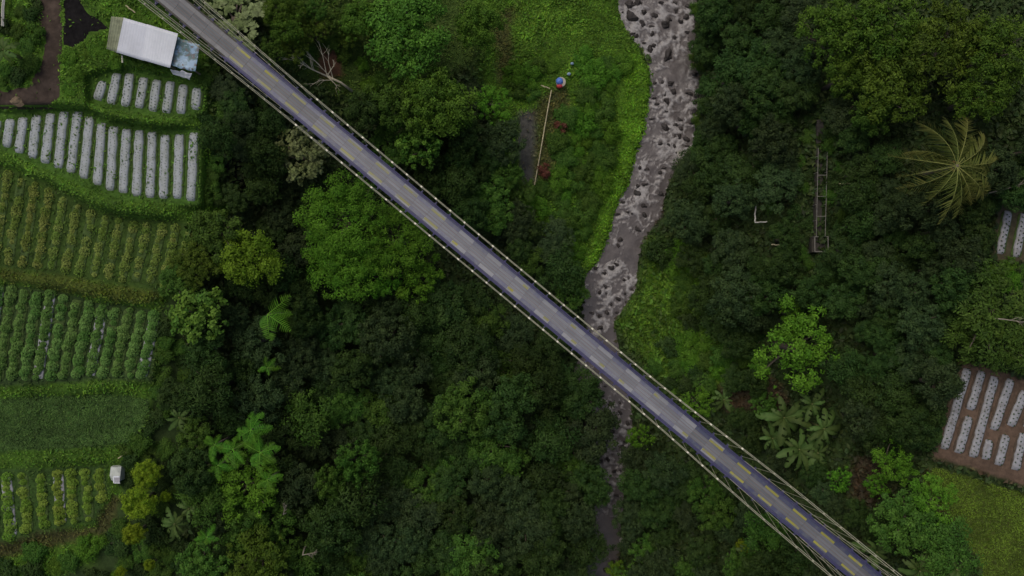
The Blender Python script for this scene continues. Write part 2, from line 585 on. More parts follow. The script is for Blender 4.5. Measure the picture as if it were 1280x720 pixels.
# ------------------------------------------------------------------ river
NB, NS_ = 80, 760
tv = np.linspace(-170, 890, NS_)
LL, RR = np.interp(tv, RIV[:, 0], RIV[:, 1]) - 7, np.interp(tv, RIV[:, 0], RIV[:, 2]) + 7
ks = np.linspace(0, 1, NB)
WU = LL[:, None] * (1 - ks) + RR[:, None] * ks
WV = np.repeat(tv[:, None], NB, 1)
ROCKS = [  # survey u, v, half width, half length
    (786, 4, 9, 6), (789, 20, 10, 9), (798, 3, 6, 4), (803, 27, 6, 5), (806, 15, 4, 4), (819, 19, 5, 4), (832, 31, 7, 8), (816, 42, 4, 5),
    (845, 3, 4, 3), (858, 20, 5, 4), (861, 8, 4, 4), (836, 23, 4, 3), (813, 60, 5, 5), (818, 56, 4, 4), (835, 66, 7, 10), (790, 42, 5, 3), (844, 46, 3, 3),
    (826, 2, 4, 3), (852, 27, 4, 3), (872, 30, 5, 6), (838, 105, 5, 5), (843, 115, 6, 5), (834, 126, 4, 7), (828, 102, 3, 2.5), (822, 130, 4, 2.5), (818, 103, 3, 3),
    (832, 158, 7, 4), (845, 155, 4, 3), (851, 160, 4, 3), (850, 149, 4, 3), (850, 170, 3, 4), (836, 180, 4, 3), (827, 179, 4, 3), (843, 183, 4, 3), (868, 93, 5, 4), (869, 140, 6, 5),
    (809, 211, 4, 3), (800, 209, 3, 3), (798, 242, 5, 6), (797, 232, 3, 3), (806, 268, 5, 3), (785, 265, 3, 2), (790, 266, 3, 2), (797, 286, 5, 4), (776, 300, 4, 3), (773, 306, 3, 3),
    (766, 335, 5, 4), (771, 331, 4, 3), (780, 350, 3, 3), (786, 349, 3, 3), (757, 358, 4, 3), (750, 365, 3, 3), (758, 367, 3, 2), (749, 395, 3, 3), (759, 390, 4, 3), (751, 409, 5, 4),
    (747, 482, 3, 2), (752, 495, 4, 3), (763, 505, 3, 3), (775, 515, 4, 3), (766, 540, 5, 3), (760, 575, 4, 3), (768, 590, 4, 3), (762, 608, 5, 3), (772, 620, 4, 3), (757, 625, 4, 4), (779, 560, 4, 4),
    (736, 700, 4, 5), (757, 713, 4, 3), (731, 712, 3, 3), (825, 215, 4, 3), (826, 178, 2, 2), (846, 13, 3, 3), (858, 39, 4, 3), (796, 45, 5, 4)]
_rr = random.Random(12)
for (va, vb, nn) in ((-20, 70, 26), (95, 205, 24), (205, 280, 8), (330, 412, 12), (480, 640, 16), (690, 730, 5)):
    for _ in range(nn):
        v_ = _rr.uniform(va, vb)
        l_, r_ = float(np.interp(v_, RIV[:, 0], RIV[:, 1])), float(np.interp(v_, RIV[:, 0], RIV[:, 2]))
        q_ = _rr.random()
        if _rr.random() < .35:
            q_ = _rr.choice((_rr.uniform(-.02, .06), _rr.uniform(.94, 1.02)))
        a_ = _rr.uniform(1.8, 4.2)
        u_ = l_ + (r_ - l_) * q_
        if all(math.hypot(u_ - p_[0], v_ - p_[1]) > p_[2] + a_ for p_ in ROCKS):
            ROCKS.append((u_, v_, a_ * _rr.uniform(.9, 1.5), a_ * _rr.uniform(.6, 1.0)))
rk = np.array(ROCKS)
_w1, _w2 = 5 * fbm(WU / 14, WV / 14, 81, 3), 5 * fbm(WU / 14 + 50, WV / 14, 82, 3)
rid = 1 - np.abs(fbm((WU + _w1) / 12, (WV + _w2) / 8, 60, 3)) * 3.2
foam = 0.55 * np.clip(rid, 0, 1) ** 2 + 0.75 * fbm(WU / 12, WV / 12, 50, 4) - 0.12
act = np.interp(tv, [-200, 60, 90, 100, 130, 200, 235, 262, 280, 290, 325, 335, 380, 420, 470, 500, 560, 640, 660, 890],
                [.10, .06, -.04, .08, .10, .13, .12, .04, -.03, -.12, -.15, .1, .12, -.02, -.2, .05, .18, .12, -.35, -.3])
foam = foam + act[:, None] - 0.22
for (ru, rv, ra, rb) in ROCKS:
    dx, dy = (WU - ru) / (ra + 2), (WV - rv) / (rb + 2)
    d = np.sqrt(dx ** 2 + dy ** 2)
    foam += 0.50 * np.exp(-((d - 1.15) / 0.35) ** 2) * (0.6 + 0.6 * vnoise(WU / 3, WV / 3, int(ru)))
    foam += 0.22 * np.exp(-dx ** 2) * np.exp(-((dy - 2.2) / 1.5) ** 2)
foam = np.clip((foam - .10) * 2.0, 0, 1)
lvl = rivlev(WV)
lvl = lvl + 0.10 * foam + 0.20 * fbm(WU / 16, WV / 16, 70, 3) * np.clip(act[:, None] + .35, .1, 1)
wx, wy = P(WU, WV, lvl)
ii = np.arange(WU.size).reshape(WU.shape)
F = np.stack([ii[:-1, :-1], ii[1:, :-1], ii[1:, 1:], ii[:-1, 1:]], -1).reshape(-1, 4)
m, nt, ns, ln, bs = newmat('muddy_water')
at = node(ns, 'ShaderNodeAttribute', attribute_name='Col')
sep = ns.new('ShaderNodeSeparateColor')
ln.new(at.outputs[0], sep.inputs[0])
geo = ns.new('ShaderNodeNewGeometry')
n1 = noise(ns, ln, 3.5, 6, geo.outputs['Position'], 0.75)
n2 = noise(ns, ln, 0.8, 4, geo.outputs['Position'])
f = math_n(ns, ln, 'MULTIPLY', sep.outputs[0], ramp(ns, ln, n1, 0.30, 0.62), True)
base = mixc(ns, ln, ramp(ns, ln, n2, 0.35, 0.65), (0.082, 0.071, 0.067), (0.118, 0.103, 0.097))
ln.new(mixc(ns, ln, f, base, (0.37, 0.355, 0.345)), bs.inputs['Base Color'])
rr = math_n(ns, ln, 'MULTIPLY_ADD', f, 0.5)
ns[-1].inputs[2].default_value = 0.22
ln.new(rr, bs.inputs['Roughness'])
bump(ns, ln, bs, n1, 0.05, 0.6)
M['water'] = m
me = np_mesh('river', np.stack([wx, wy, lvl], -1).reshape(-1, 3), F, np.stack([foam] * 3, -1).reshape(-1, 3), True)
me.materials.append(m)
tag(obj('river', me), 'muddy grey river running white over boulders', kind='structure')

M['rock'] = plain('wet_boulder', (0.042, 0.036, 0.033), 0.7, 0.5, 2.5, dirt=(0.018, 0.015, 0.014), dirt_amt=0.8, bmp=0.08)
M['rock_pale'] = plain('dry_boulder', (0.30, 0.28, 0.25), 0.85, 0.3, 2.0, dirt=(0.16, 0.16, 0.12), bmp=0.06)


def rock_mesh(seed, mat):
    import bmesh
    bm = bmesh.new()
    bmesh.ops.create_icosphere(bm, subdivisions=3, radius=1)
    r = random.Random(seed)
    planes = [(Vector((r.uniform(-1, 1), r.uniform(-1, 1), r.uniform(-.3, 1))).normalized(), r.uniform(.42, .8)) for _ in range(12)]
    for v in bm.verts:
        p = v.co.copy()
        for n_, d_ in planes:
            e = p.dot(n_) - d_
            if e > 0:
                p -= n_ * e * 0.95
        p *= 1 + 0.22 * float(vnoise(np.array(p.x * 2.5 + seed), np.array(p.y * 2.5 + p.z * 2), seed))
        v.co = p
    me = bpy.data.meshes.new('boulder')
    bm.to_mesh(me)
    bm.free()
    me.materials.append(mat)
    return me


rock_var = [rock_mesh(i + 1, M['rock']) for i in range(7)]
pale_rock = rock_mesh(20, M['rock_pale'])
for i, (ru, rv, ra, rb) in enumerate(ROCKS):
    z = float(rivlev(rv))
    x, y = P(ru, rv, z + 0.2)
    s = KPX * (HCAM - z) / HCAM
    o = obj('boulder', rock_var[i % 7], None, (float(x), float(y), z + 0.02), random.uniform(0, 6.28),
            (ra * s * 1.15, rb * s * 1.15, (ra + rb) / 2 * s * random.uniform(.75, 1.0)))
    o.rotation_euler.z = random.uniform(-.5, .5) + (math.pi if i % 2 else 0)
    big = ra + rb > 13
    tag(o, 'large dark boulder breaking the white water of the river' if big else 'small dark wet boulder in the muddy river', 'boulder',
        'large river boulders' if big else 'small river boulders')
for (ru, rv, rr_, lab) in [(851, 194, 8, 'pale dry boulder on the bank beside the rapids'), (778, 676, 6, 'pale dry boulder at the edge of the smooth lower river')]:
    g = G(ru, rv)
    z = max(g[2], rivlev(rv))
    s = KPX * (HCAM - z) / HCAM
    x, y = P(ru, rv, z)
    tag(obj('boulder', pale_rock, None, (float(x), float(y), z + .1), 0.6, (rr_ * s, rr_ * s * .8, rr_ * s * .7)), lab, 'boulder')

# ------------------------------------------------------------------ suspension footbridge


def paintmat(name, paint, wear, under=(0.30, 0.31, 0.32), scale=1.3):
    """paint worn through to grey steel plate"""
    m, nt, ns, ln, bs = newmat(name)
    geo = ns.new('ShaderNodeNewGeometry')
    n1 = noise(ns, ln, scale, 7, geo.outputs['Position'], 0.7)
    n2 = noise(ns, ln, 9, 4, geo.outputs['Position'])
    u = mixc(ns, ln, ramp(ns, ln, n2, .3, .7), tuple(c * .8 for c in under), tuple(c * 1.12 for c in under))
    c = mixc(ns, ln, ramp(ns, ln, n1, wear - .09, wear + .09), u, paint)
    oi = ns.new('ShaderNodeObjectInfo')
    k = math_n(ns, ln, 'MULTIPLY_ADD', oi.outputs['Random'], 0.22)
    ns[-1].inputs[2].default_value = 0.89
    c = mixc(ns, ln, 1.0, c, k, 'MULTIPLY')
    ln.new(c, bs.inputs['Base Color'])
    bs.inputs['Roughness'].default_value = 0.55
    bs.inputs['Metallic'].default_value = 0.0
    bump(ns, ln, bs, n2, 0.01, 0.3)
    return m


def treadmat(name, col):
    m, nt, ns, ln, bs = newmat(name)
    tc = ns.new('ShaderNodeTexCoord')
    mp = ns.new('ShaderNodeMapping')
    mp.inputs['Scale'].default_value = (0.25, 5.0, 1)
    geo = ns.new('ShaderNodeNewGeometry')
    rot = ns.new('ShaderNodeVectorRotate')
    rot.rotation_type = 'Z_AXIS'
    rot.inputs['Angle'].default_value = BANG * -1
    ln.new(geo.outputs['Position'], rot.inputs['Vector'])
    ln.new(rot.outputs[0], mp.inputs['Vector'])
    n1 = noise(ns, ln, 1.0, 6, mp.outputs[0], 0.65)
    n2 = noise(ns, ln, 1.1, 5, geo.outputs['Position'], 0.6)
    c = mixc(ns, ln, ramp(ns, ln, n1, .3, .7), tuple(x * .72 for x in col), tuple(x * 1.2 for x in col))
    c = mixc(ns, ln, math_n(ns, ln, 'MULTIPLY', ramp(ns, ln, n2, .5, .7), .45), c, (0.15, 0.15, 0.16))
    oi = ns.new('ShaderNodeObjectInfo')
    k = math_n(ns, ln, 'MULTIPLY_ADD', oi.outputs['Random'], 0.24)
    ns[-1].inputs[2].default_value = 0.88
    c = mixc(ns, ln, 1.0, c, k, 'MULTIPLY')
    ln.new(c, bs.inputs['Base Color'])
    bs.inputs['Roughness'].default_value = 0.6
    return m


BANG = math.atan2(-720, 867)
M['tread'] = treadmat('worn_steel_tread', (0.20, 0.205, 0.222))
M['tread_end'] = treadmat('grey_steel_tread', (0.155, 0.160, 0.168))
M['tread_dark'] = treadmat('dark_steel_tread', (0.115, 0.120, 0.125))
M['yellow'] = paintmat('yellow_paint', (0.33, 0.31, 0.045), 0.44, (0.20, 0.205, 0.20))
M['yellow_faded'] = paintmat('faded_yellow_paint', (0.27, 0.265, 0.10), 0.42, (0.24, 0.245, 0.24))
M['yellow_worn'] = paintmat('worn_yellow_paint', (0.42, 0.40, 0.12), 0.62, (0.31, 0.315, 0.32))
M['blue'] = paintmat('blue_plate_paint', (0.070, 0.078, 0.135), 0.46, (0.125, 0.13, 0.15))
M['pale_plate'] = paintmat('pale_worn_plate', (0.265, 0.27, 0.28), 0.42, (0.22, 0.225, 0.25))
M['blue_worn'] = paintmat('worn_blue_plate_paint', (0.135, 0.14, 0.20), 0.50, (0.19, 0.195, 0.22))
M['bareplate'] = paintmat('bare_plate', (0.15, 0.152, 0.155), 0.5, (0.19, 0.19, 0.19))
M['purple'] = paintmat('violet_blue_steel', (0.056, 0.052, 0.135), 0.42, (0.10, 0.098, 0.14), 2.5)
M['postpink'] = plain('faded_violet_steel', (.26, .21, .25), .7, .25, 3)
M['drab'] = plain('drab_brown_steel', (.075, .068, .058), .8, .3, 2)
M['cable'] = plain('galvanised_cable', (0.34, 0.33, 0.23), 0.6, 0.25, 4)
M['clamp'] = plain('pale_clamp', (0.72, 0.68, 0.52), 0.5, 0.15, 4)
M['rust'] = plain('rusty_steel', (0.20, 0.085, 0.05), 0.8, 0.4, 4)
M['concrete'] = plain('grey_concrete', (0.27, 0.26, 0.24), 0.85, 0.2, 2, dirt=(0.12, 0.12, 0.10))

bridge = empty('suspension_bridge', (7.5 * KPX, 0, 0), BANG, 'long violet-blue suspension footbridge with yellow-dashed grey deck over the river', 'bridge')
BAY = 1.5
NBAY = 26


def plate(w, mat, length=BAY - 0.014, th=0.025):
    return MB().box((0, 0, -th / 2), (length, w, th)).mesh('deck_plate', mat)


pl_side = {k: plate(0.325, M[k]) for k in ('pale_plate', 'blue', 'blue_worn', 'bareplate')}
markm = {(k, l_): MB().box((0, 0, 0), (l_, .185, .006)).mesh('paint_marking', M[k]) for k in ('yellow', 'yellow_worn', 'yellow_faded') for l_ in (1.42, .55)}
pl_mid = plate(0.232, M['tread'])
pl_mid_d = plate(0.232, M['tread_dark'])
pl_mid_e, pl_cen_e = plate(0.232, M['tread_end']), plate(0.235, M['tread_end'])
pl_cen = plate(0.235, M['tread'])
pl_cen_d = plate(0.235, M['tread_dark'])
for i in range(-NBAY, NBAY + 1):
    bare = i < -20
    for sgn in (-1, 1):
        mark = None
        if bare:
            k = 'bareplate'
        elif i % 2 == 0:
            k = 'blue' if i >= 16 else ('blue_worn' if i < -15 else 'pale_plate')
            full = i >= 13 or i <= -5
            if full or random.random() < .62:
                ln_ = 1.42 if full else .55
                mk = 'yellow' if i >= 13 or (i in (-20, -18) and sgn > 0) else ('yellow_faded' if full else 'yellow_faded' if random.random() < .6 else 'yellow')
                mark = (markm[(mk, ln_)], (0 if full else .42 * random.choice((-1, 1)), -sgn * .067, .011))
        else:
            k = 'blue' if i >= 13 else 'blue_worn'
        pp = obj('deck_plate', pl_side[k], bridge, (i * BAY, sgn * 0.545, random.uniform(-.004, .004)))
        if mark:
            obj('paint_marking', mark[0], pp, mark[1])
        obj('deck_plate', pl_mid_d if bare else (pl_mid_e if i > 12 or i < -14 else pl_mid), bridge, (i * BAY, sgn * 0.252, 0.006 + random.uniform(-.003, .003)))
    obj('deck_plate', pl_cen_d if bare else (pl_cen_e if i > 12 or i < -14 else pl_cen), bridge, (i * BAY, 0, random.uniform(-.004, .002)))
for sgn in (-1, 1):      # ends beyond the counted bays
    MBo = MB().box((0, 0, -0.02), (8.0, 1.42, 0.04)).mesh('end_slab', M['tread_dark'])
    obj('end_slab', MBo, bridge, (sgn * (NBAY * BAY + 0.76 + 4.0), 0, 0))
LB = 2 * (NBAY * BAY + 8.75)
m_rib = MB().box((0, 0, 0), (LB, 0.06, 0.10)).mesh('stringer', M['rust'])
for t in (-.38, -.125, .125, .38):
    obj('stringer', m_rib, bridge, (0, t, -0.09))
m_kerb = MB().box((0, 0, 0), (LB / 2 + 31, 0.05, 0.05)).mesh('guard_rail', M['purple'])
for sgn in (-1, 1):
    x0_ = -31.0
    obj('edge_beam', MB().box(((LB / 2 + x0_) / 2, 0, 0), (LB / 2 - x0_, .13, .20)).mesh('edge_beam', M['purple']), bridge, (0, sgn * .785, -.07))
    obj('edge_beam', MB().box(((x0_ - LB / 2) / 2, 0, 0), (LB / 2 + x0_, .13, .18)).mesh('edge_beam', M['drab']), bridge, (0, sgn * .785, -.08))
    obj('guard_rail', m_kerb, bridge, (x0_ / 2 + LB / 4 , sgn * 0.885, 0.55))
    obj('guard_rail', MB().tube([(x0_, 0, 0), (LB / 2, 0, 0)], 0.04, 8).mesh('hand_rail', M['purple']), bridge, (0, sgn * 0.92, 1.08)).name = 'hand_rail'


def cable_z(s):
    return 1.35 + (s / 46.0) ** 2 * 9.6


def cable_t(s):
    q = min(1, max(0, (s - 12) / 16)) if s > 0 else .75 * min(1, max(0, (-s - 22) / 18))
    return 1.31 + 0.36 * q * q * (3 - 2 * q)


m_beam = MB().box((0, 0, 0), (0.10, 2.36, 0.14)).mesh('cross_beam', M['purple'])
m_post = MB().box((0, 0, 0.5), (0.06, 0.06, 1.1)).mesh('railing_post', M['postpink'])
tri = MB().add([(-.17, 0, 0), (.17, 0, 0), (0, .30, 0), (-.17, 0, .05), (.17, 0, .05), (0, .30, .05)],
               [(2, 1, 0), (3, 4, 5), (0, 1, 4, 3), (1, 2, 5, 4), (2, 0, 3, 5)]).mesh('hanger_bracket', M['purple'])
m_rod = MB().tube([(0, 0, 0), (0, 0, 1)], 0.018, 5).mesh('hanger', M['cable'])
m_clamp = MB().box((0, 0, 0), (0.17, 0.13, 0.13)).box((0, 0, -.11), (0.06, 0.05, 0.12)).mesh('cable_clamp', M['clamp'])
m_clamp_d = MB().box((0, 0, 0), (0.12, 0.10, 0.10)).box((0, 0, -.09), (0.05, 0.04, 0.1)).mesh('cable_clamp', M['cable'])
m_brace = MB().tube([(0, 0, 0), (0, 0, 1)], 0.022, 5).mesh('brace', M['rust'])
for i in range(-NBAY - 1, NBAY + 1):
    s = i * BAY + 0.75
    obj('cross_beam', m_beam, bridge, (s, 0, -0.205))
    for sgn in (-1, 1):
        obj('railing_post', m_post, bridge, (s, sgn * 0.92, -0.06))
        b = obj('hanger_bracket', tri, bridge, (s, sgn * 0.86, -0.04))
        b.scale = (1, sgn, 1)
        a = Vector((s, sgn * 1.12, -0.1))
        c = Vector((s, sgn * cable_t(s), cable_z(s)))
        h = obj('hanger', m_rod, bridge, a)
        h.rotation_euler = (c - a).to_track_quat('Z', 'Y').to_euler()
        h.scale = (1, 1, (c - a).length)
        obj('cable_clamp', m_clamp if abs(s) < 22 else m_clamp_d, bridge, c)
ss = np.linspace(-46.5, 46.5, 63)
for sgn in (-1, 1):
    for off in (-.035, .035):
        obj('main_cable', MB().tube([(s, sgn * (cable_t(s) + off * (1 + 2.4 * (abs(s) / 46) ** 3)), cable_z(s)) for s in ss], 0.026, 6).mesh('main_cable', M['cable'], True), bridge)
    for e in (-1, 1):
        for (s0, z0, s1, z1) in ((46.4, 6.8, 23.3, 1.1), (46.4, 4.6, 30.7, 1.1)):
            pts = [(e * (s0 + (s1 - s0) * q), sgn * (1.55 + (0.95 - 1.55) * q), z0 + (z1 - z0) * q - 1.0 * math.sin(math.pi * q)) for q in np.linspace(0, 1, 9)]
            obj('stay_cable', MB().tube(pts, 0.022, 5).mesh('stay_cable', M['cable'], True), bridge)
        # tower leg, standing outside the view
        wx_, wy_ = (bridge.matrix_basis @ Vector((e * 46.6, sgn * 1.64, 0))).xy
        gz = ground_at(wx_, wy_) - 0.6
        obj('tower_leg', MB().box((0, 0, (10.3 + gz) / 2), (0.45, 0.40, 10.3 - gz)).mesh('tower_leg', M['purple']), bridge, (e * 46.65, sgn * 1.64, 0))
        # anchor block and back stay
        ax_, ay_ = (bridge.matrix_basis @ Vector((e * 60, sgn * 2.2, 0))).xy
        ga = ground_at(ax_, ay_)
        obj('back_stay', MB().tube([(e * 46.6, sgn * 1.64, cable_z(46.5)), (e * 60, sgn * 2.2, ga + .3)], 0.05, 6).mesh('back_stay', M['cable']), bridge)
        obj('anchor_block', MB().box((0, 0, 0), (2.2, 1.4, 1.6)).mesh('anchor_block', M['concrete']), bridge, (e * 60.6, sgn * 2.2, ga + .1))
for e in (-1, 1):
    obj('tower_beam', MB().box((0, 0, 0), (0.3, 2.85, 0.4)).mesh('tower_beam', M['purple']), bridge, (e * 46.65, 0, 9.6))
    ax_, ay_ = (bridge.matrix_basis @ Vector((e * 50.2, 0, 0))).xy
    ga = ground_at(ax_, ay_)
    obj('abutment', MB().box((0, 0, (ga - 1.2 - .05) / 2), (7.0, 2.4, abs(ga - 1.2) - .05)).mesh('abutment', M['concrete']), bridge, (e * 51.4, 0, 0))

# ------------------------------------------------------------------ planting beds and crop rows


def cards(P0, N, L, W, fold=0.25, tang=None, seed=0):
    """leaf shaped double triangles: P0 (n,3) centres, N (n,3) normals"""
    r = np.random.default_rng(seed)
    n = len(P0)
    N = N / (np.linalg.norm(N, axis=1, keepdims=True) + 1e-9)
    if tang is None:
        tang = r.normal(size=(n, 3))
    T = tang - (tang * N).sum(1, keepdims=True) * N
    T /= (np.linalg.norm(T, axis=1, keepdims=True) + 1e-9)
    B = np.cross(N, T)
    L = np.broadcast_to(np.asarray(L, float), (n,))[:, None]
    W = np.broadcast_to(np.asarray(W, float), (n,))[:, None]
    a = P0 - T * L * .5
    c = P0 + T * L * .5 - N * L * .12
    mid = P0 - T * L * .05
    b = mid + B * W * .5 + N * W * fold
    d = mid - B * W * .5 + N * W * fold
    V = np.stack([a, b, c, d], 1).reshape(-1, 3)
    q = np.arange(n)[:, None] * 4
    Fa = np.concatenate([q + np.array([0, 1, 2]), q + np.array([0, 2, 3])], 0)
    return V, Fa


def leafcol(n, clump, seed):
    r = np.random.default_rng(seed)
    c = np.zeros((n, 3))
    c[:, 0] = np.clip(r.normal(.5, .22, n), 0, 1)
    c[:, 1] = np.clip(clump + r.normal(0, .12, n), 0, 1)
    return np.repeat(c, 4, 0)


M['film'] = plain('silver_mulch_film', (0.31, 0.335, 0.345), 0.5, 0.12, 5, dirt=(0.20, 0.23, 0.18), dirt_amt=0.8, bmp=0.03)
M['film_dull'] = plain('dusty_mulch_film', (0.30, 0.305, 0.32), 0.5, 0.12, 5, dirt=(0.17, 0.16, 0.15), dirt_amt=0.9, bmp=0.03)
M['soil'] = plain('bed_soil', (0.075, 0.055, 0.038), 0.95, 0.35, 5, bmp=0.05)
M['soil_green'] = plain('weedy_bed_soil', (0.050, 0.085, 0.018), 0.95, 0.4, 4, bmp=0.05)


def strip_frame(a, b, n):
    """points along a bed, its across direction and local scale"""
    t = np.linspace(0, 1, n)
    u, v = a[0] + (b[0] - a[0]) * t, a[1] + (b[1] - a[1]) * t
    g = G(u, v)
    d = g[-1] - g[0]
    L = math.hypot(d[0], d[1])
    d = d / np.linalg.norm(d)
    ac = np.array([-d[1], d[0], 0.0])
    ac /= np.linalg.norm(ac)
    return g, d, ac, L


def mound(name, a, b, wpx, hgt_, mat, seed, base=-0.06, round_=1.0, extra=0.0):
    n = max(8, int(math.hypot(b[0] - a[0], b[1] - a[1]) / 3))
    g, d, ac, L = strip_frame(a, b, n)
    s = KPX * (HCAM - g[0, 2]) / HCAM
    w = wpx * s / 2
    prof = [(-1.0, base), (-0.97, hgt_ * .35), (-0.86, hgt_ * .82), (-.5, hgt_ * .98), (0, hgt_), (.5, hgt_ * .98), (.86, hgt_ * .82), (.97, hgt_ * .35), (1.0, base)]
    V = []
    for i in range(n):
        e = min(i, n - 1 - i) / 1.5
        k = min(1, .72 + .28 * e)
        for j, (px, pz) in enumerate(prof):
            off = 0.045 * vnoise(np.array(i * .55 + (40 if px > 0 else 0)), np.array(seed * 3.1), seed)
            V.append(g[i] + ac * (w * px * k + off + extra) + np.array([0, 0, pz if 0 < j < 8 and 0 < i < n - 1 else base]))
    V = np.array(V)
    m_ = len(prof)
    ii = np.arange(n * m_).reshape(n, m_)
    Fq = np.stack([ii[:-1, :-1], ii[:-1, 1:], ii[1:, 1:], ii[1:, :-1]], -1).reshape(-1, 4)[:, ::-1]
    me = np_mesh(name, V, Fq, None, True)
    me.materials.append(mat)
    return me, g, d, ac, L, w


def mulch_bed(a, b, wpx, label, group, film='film', seed=0, dens=0.30, plant=0.13, soil='soil_green'):
    c = G((a[0] + b[0]) / 2, (a[1] + b[1]) / 2)
    root = empty('mulched_bed', (0, 0, 0), 0, label, 'plant bed', group)
    root.location = tuple(c)
    me, g, d, ac, L, w = mound('plastic_film', a, b, wpx, 0.24, M[film], seed)
    ob = obj('plastic_film', me, root, tuple(-c))
    me2 = mound('soil_ridge', a, b, wpx + 4.0, 0.10, M[soil], seed + 50, -0.10)[0]
    obj('soil_ridge', me2, root, tuple(-c))
    r = np.random.default_rng(seed)
    n = int(L / dens)
    pts = []
    for row in (-.42, .42):
        for k in range(n):
            q = (k + (.5 if row > 0 else 0.1)) / n
            if r.random() < .08:
                continue
            p = g[0] + (g[-1] - g[0]) * q + ac * (row * w + r.normal(0, .035)) + np.array([0, 0, 0.27])
            pts.append(p)
    pts = np.array(pts)
    if len(pts):
        PP = np.repeat(pts, 3, 0) + r.normal(0, .025, (len(pts) * 3, 3))
        N_ = r.normal(0, .5, (len(PP), 3)) + np.array([0, 0, 1.0])
        V, Fa = cards(PP, N_, plant * r.uniform(.8, 1.5, len(PP)), plant * .75, seed=seed)
        me3 = np_mesh('seedlings', V, Fa, leafcol(len(PP), .5, seed))
        me3.materials.append(LEAF['seed'])
        tag(obj('seedlings', me3, root, tuple(-c)), kind='stuff')
    return root


BEDS1 = [((130, 101), (122, 126)), ((147, 91), (139, 131)), ((163, 91), (157, 134)), ((181, 96), (174, 136)), ((197, 99), (191, 140)), ((214, 101), (208, 142)), ((230, 105), (226, 143)), ((247, 109), (244, 138))]
ORD = ['first', 'second', 'third', 'fourth', 'fifth', 'sixth', 'seventh', 'eighth', 'ninth', 'tenth', 'eleventh', 'twelfth', 'thirteenth', 'fourteenth', 'fifteenth', 'sixteenth', 'seventeenth']
for i, (a, b) in enumerate(BEDS1):
    mulch_bed(a, b, 11.8, f'silver film bed on the small terrace below the white-roofed hut, {ORD[7 - i]} from the bridge', 'beds below the white-roofed hut', seed=100 + i, plant=0.095, dens=.25)
BEDS2 = [((-2, 150), (-7, 178)), ((14, 148), (9, 185)), ((30, 146), (24, 192)), ((47, 143), (41, 199)), ((64, 141), (57, 205)), ((81, 139), (73, 211)), ((98, 139), (89, 217)), ((113, 145), (105, 224)),
         ((128, 153), (122, 232)), ((143, 157), (138, 239)), ((159, 160), (154, 242)), ((175, 162), (171, 246)), ((191, 164), (188, 248)), ((207, 168), (205, 249)), ((225, 167), (222, 249)), ((243, 165), (239, 252))]
for i, (a, b) in enumerate(BEDS2):
    mulch_bed(a, b, 11.8, f'long silver film bed on the broad terrace, {ORD[15 - i]} from the tree edge', 'long silver film beds', seed=140 + i, plant=0.07, dens=.24)
BEDS3 = [((1209, 460), (1179, 562)), ((1227, 463), (1212, 513)), ((1211, 520), (1197, 567)), ((1243, 470), (1215, 572)), ((1263, 473), (1241, 538)), ((1236, 549), (1231, 575)),
         ((1281, 488), (1262, 533)), ((1257, 543), (1247, 582)), ((1293, 500), (1283, 535)), ((1279, 541), (1268, 588)), ((1310, 505), (1290, 590))]
for i, (a, b) in enumerate(BEDS3):
    long_ = i in (0, 3)
    short_ = i in (2, 5, 7, 9)
    kk = [0, 0, 0, 1, 1, 1, 2, 2, 3, 3, 4][i]
    mulch_bed(a, b, 11.0, ['unbroken white film bed along the forest edge of the brown soil plot', 'unbroken white film bed inside the brown soil plot, between broken beds'][i // 3] if long_ else
              (f'short white film bed on brown soil beside the yellow rice, {ORD[kk]} from the forest' if short_ else f'white film bed on brown soil below the leafy trees, {ORD[kk]} from the forest'),
              'full length beds on brown soil' if long_ else ('short beds on brown soil' if short_ else 'tree end beds on brown soil'), 'film_dull', 170 + i, 0.34, 0.125, 'soil')
for i, (a, b) in enumerate([((1260, 263), (1249, 318)), ((1280, 266), (1269, 322)), ((1300, 268), (1289, 324))]):
    mulch_bed(a, b, 10.0, 'weathered film bed beneath the coconut palm', 'film beds beneath the coconut palm', 'film_dull', 190 + i, 0.36, 0.14, 'soil_green')


def crop_row(a, b, wpx, height, mat, label, group, seed, dens=170, leaf=0.20, gaps=0.0, soil='soil_green', film=None):
    c = G((a[0] + b[0]) / 2, (a[1] + b[1]) / 2)
    root = empty('crop_row', tuple(c), 0, label, 'crop row', group)
    me, g, d, ac, L, w = mound('soil_ridge', a, b, wpx * .8, 0.10, M[film or soil], seed, -.08)
    obj('soil_ridge', me, root, tuple(-c))
    r = np.random.default_rng(seed)
    n = int(L * dens)
    q = r.random(n)
    # plants in clumps along the row
    npl = max(4, int(L / .42))
    pk = r.integers(0, npl, n)
    pc = (np.arange(npl) + r.uniform(.2, .8, npl)) / npl
    alive = r.random(npl) > gaps
    side = r.normal(0, .16, npl)
    rad = r.uniform(.55, 1.3, npl)
    keep = alive[pk]
    pk = pk[keep]
    n = len(pk)
    th, rr = r.uniform(0, 6.283, n), np.sqrt(r.random(n))
    base = g[0] + (g[-1] - g[0]) * pc[pk][:, None]
    dx = np.cos(th) * rr
    dy = np.sin(th) * rr
    Pp = base + d * (dx * .36 * rad[pk])[:, None] + ac * ((dy * .92 * rad[pk] + side[pk]) * w)[:, None]
    Pp[:, 2] += height * (.25 + .75 * (1 - rr ** 2) * rad[pk]) * r.uniform(.7, 1.05, n)
    N_ = np.stack([d[0] * dx + ac[0] * dy, d[1] * dx + ac[1] * dy, np.full(n, 1.5)], 1) + r.normal(0, .3, (n, 3))
    V, Fa = cards(Pp, N_, leaf * r.uniform(.7, 1.3, n), leaf * .6, seed=seed)
    me2 = np_mesh('foliage', V, Fa, leafcol(n, r.random(npl)[pk], seed))
    me2.materials.append(LEAF[mat])
    tag(obj('foliage', me2, root, tuple(-c)), kind='stuff')


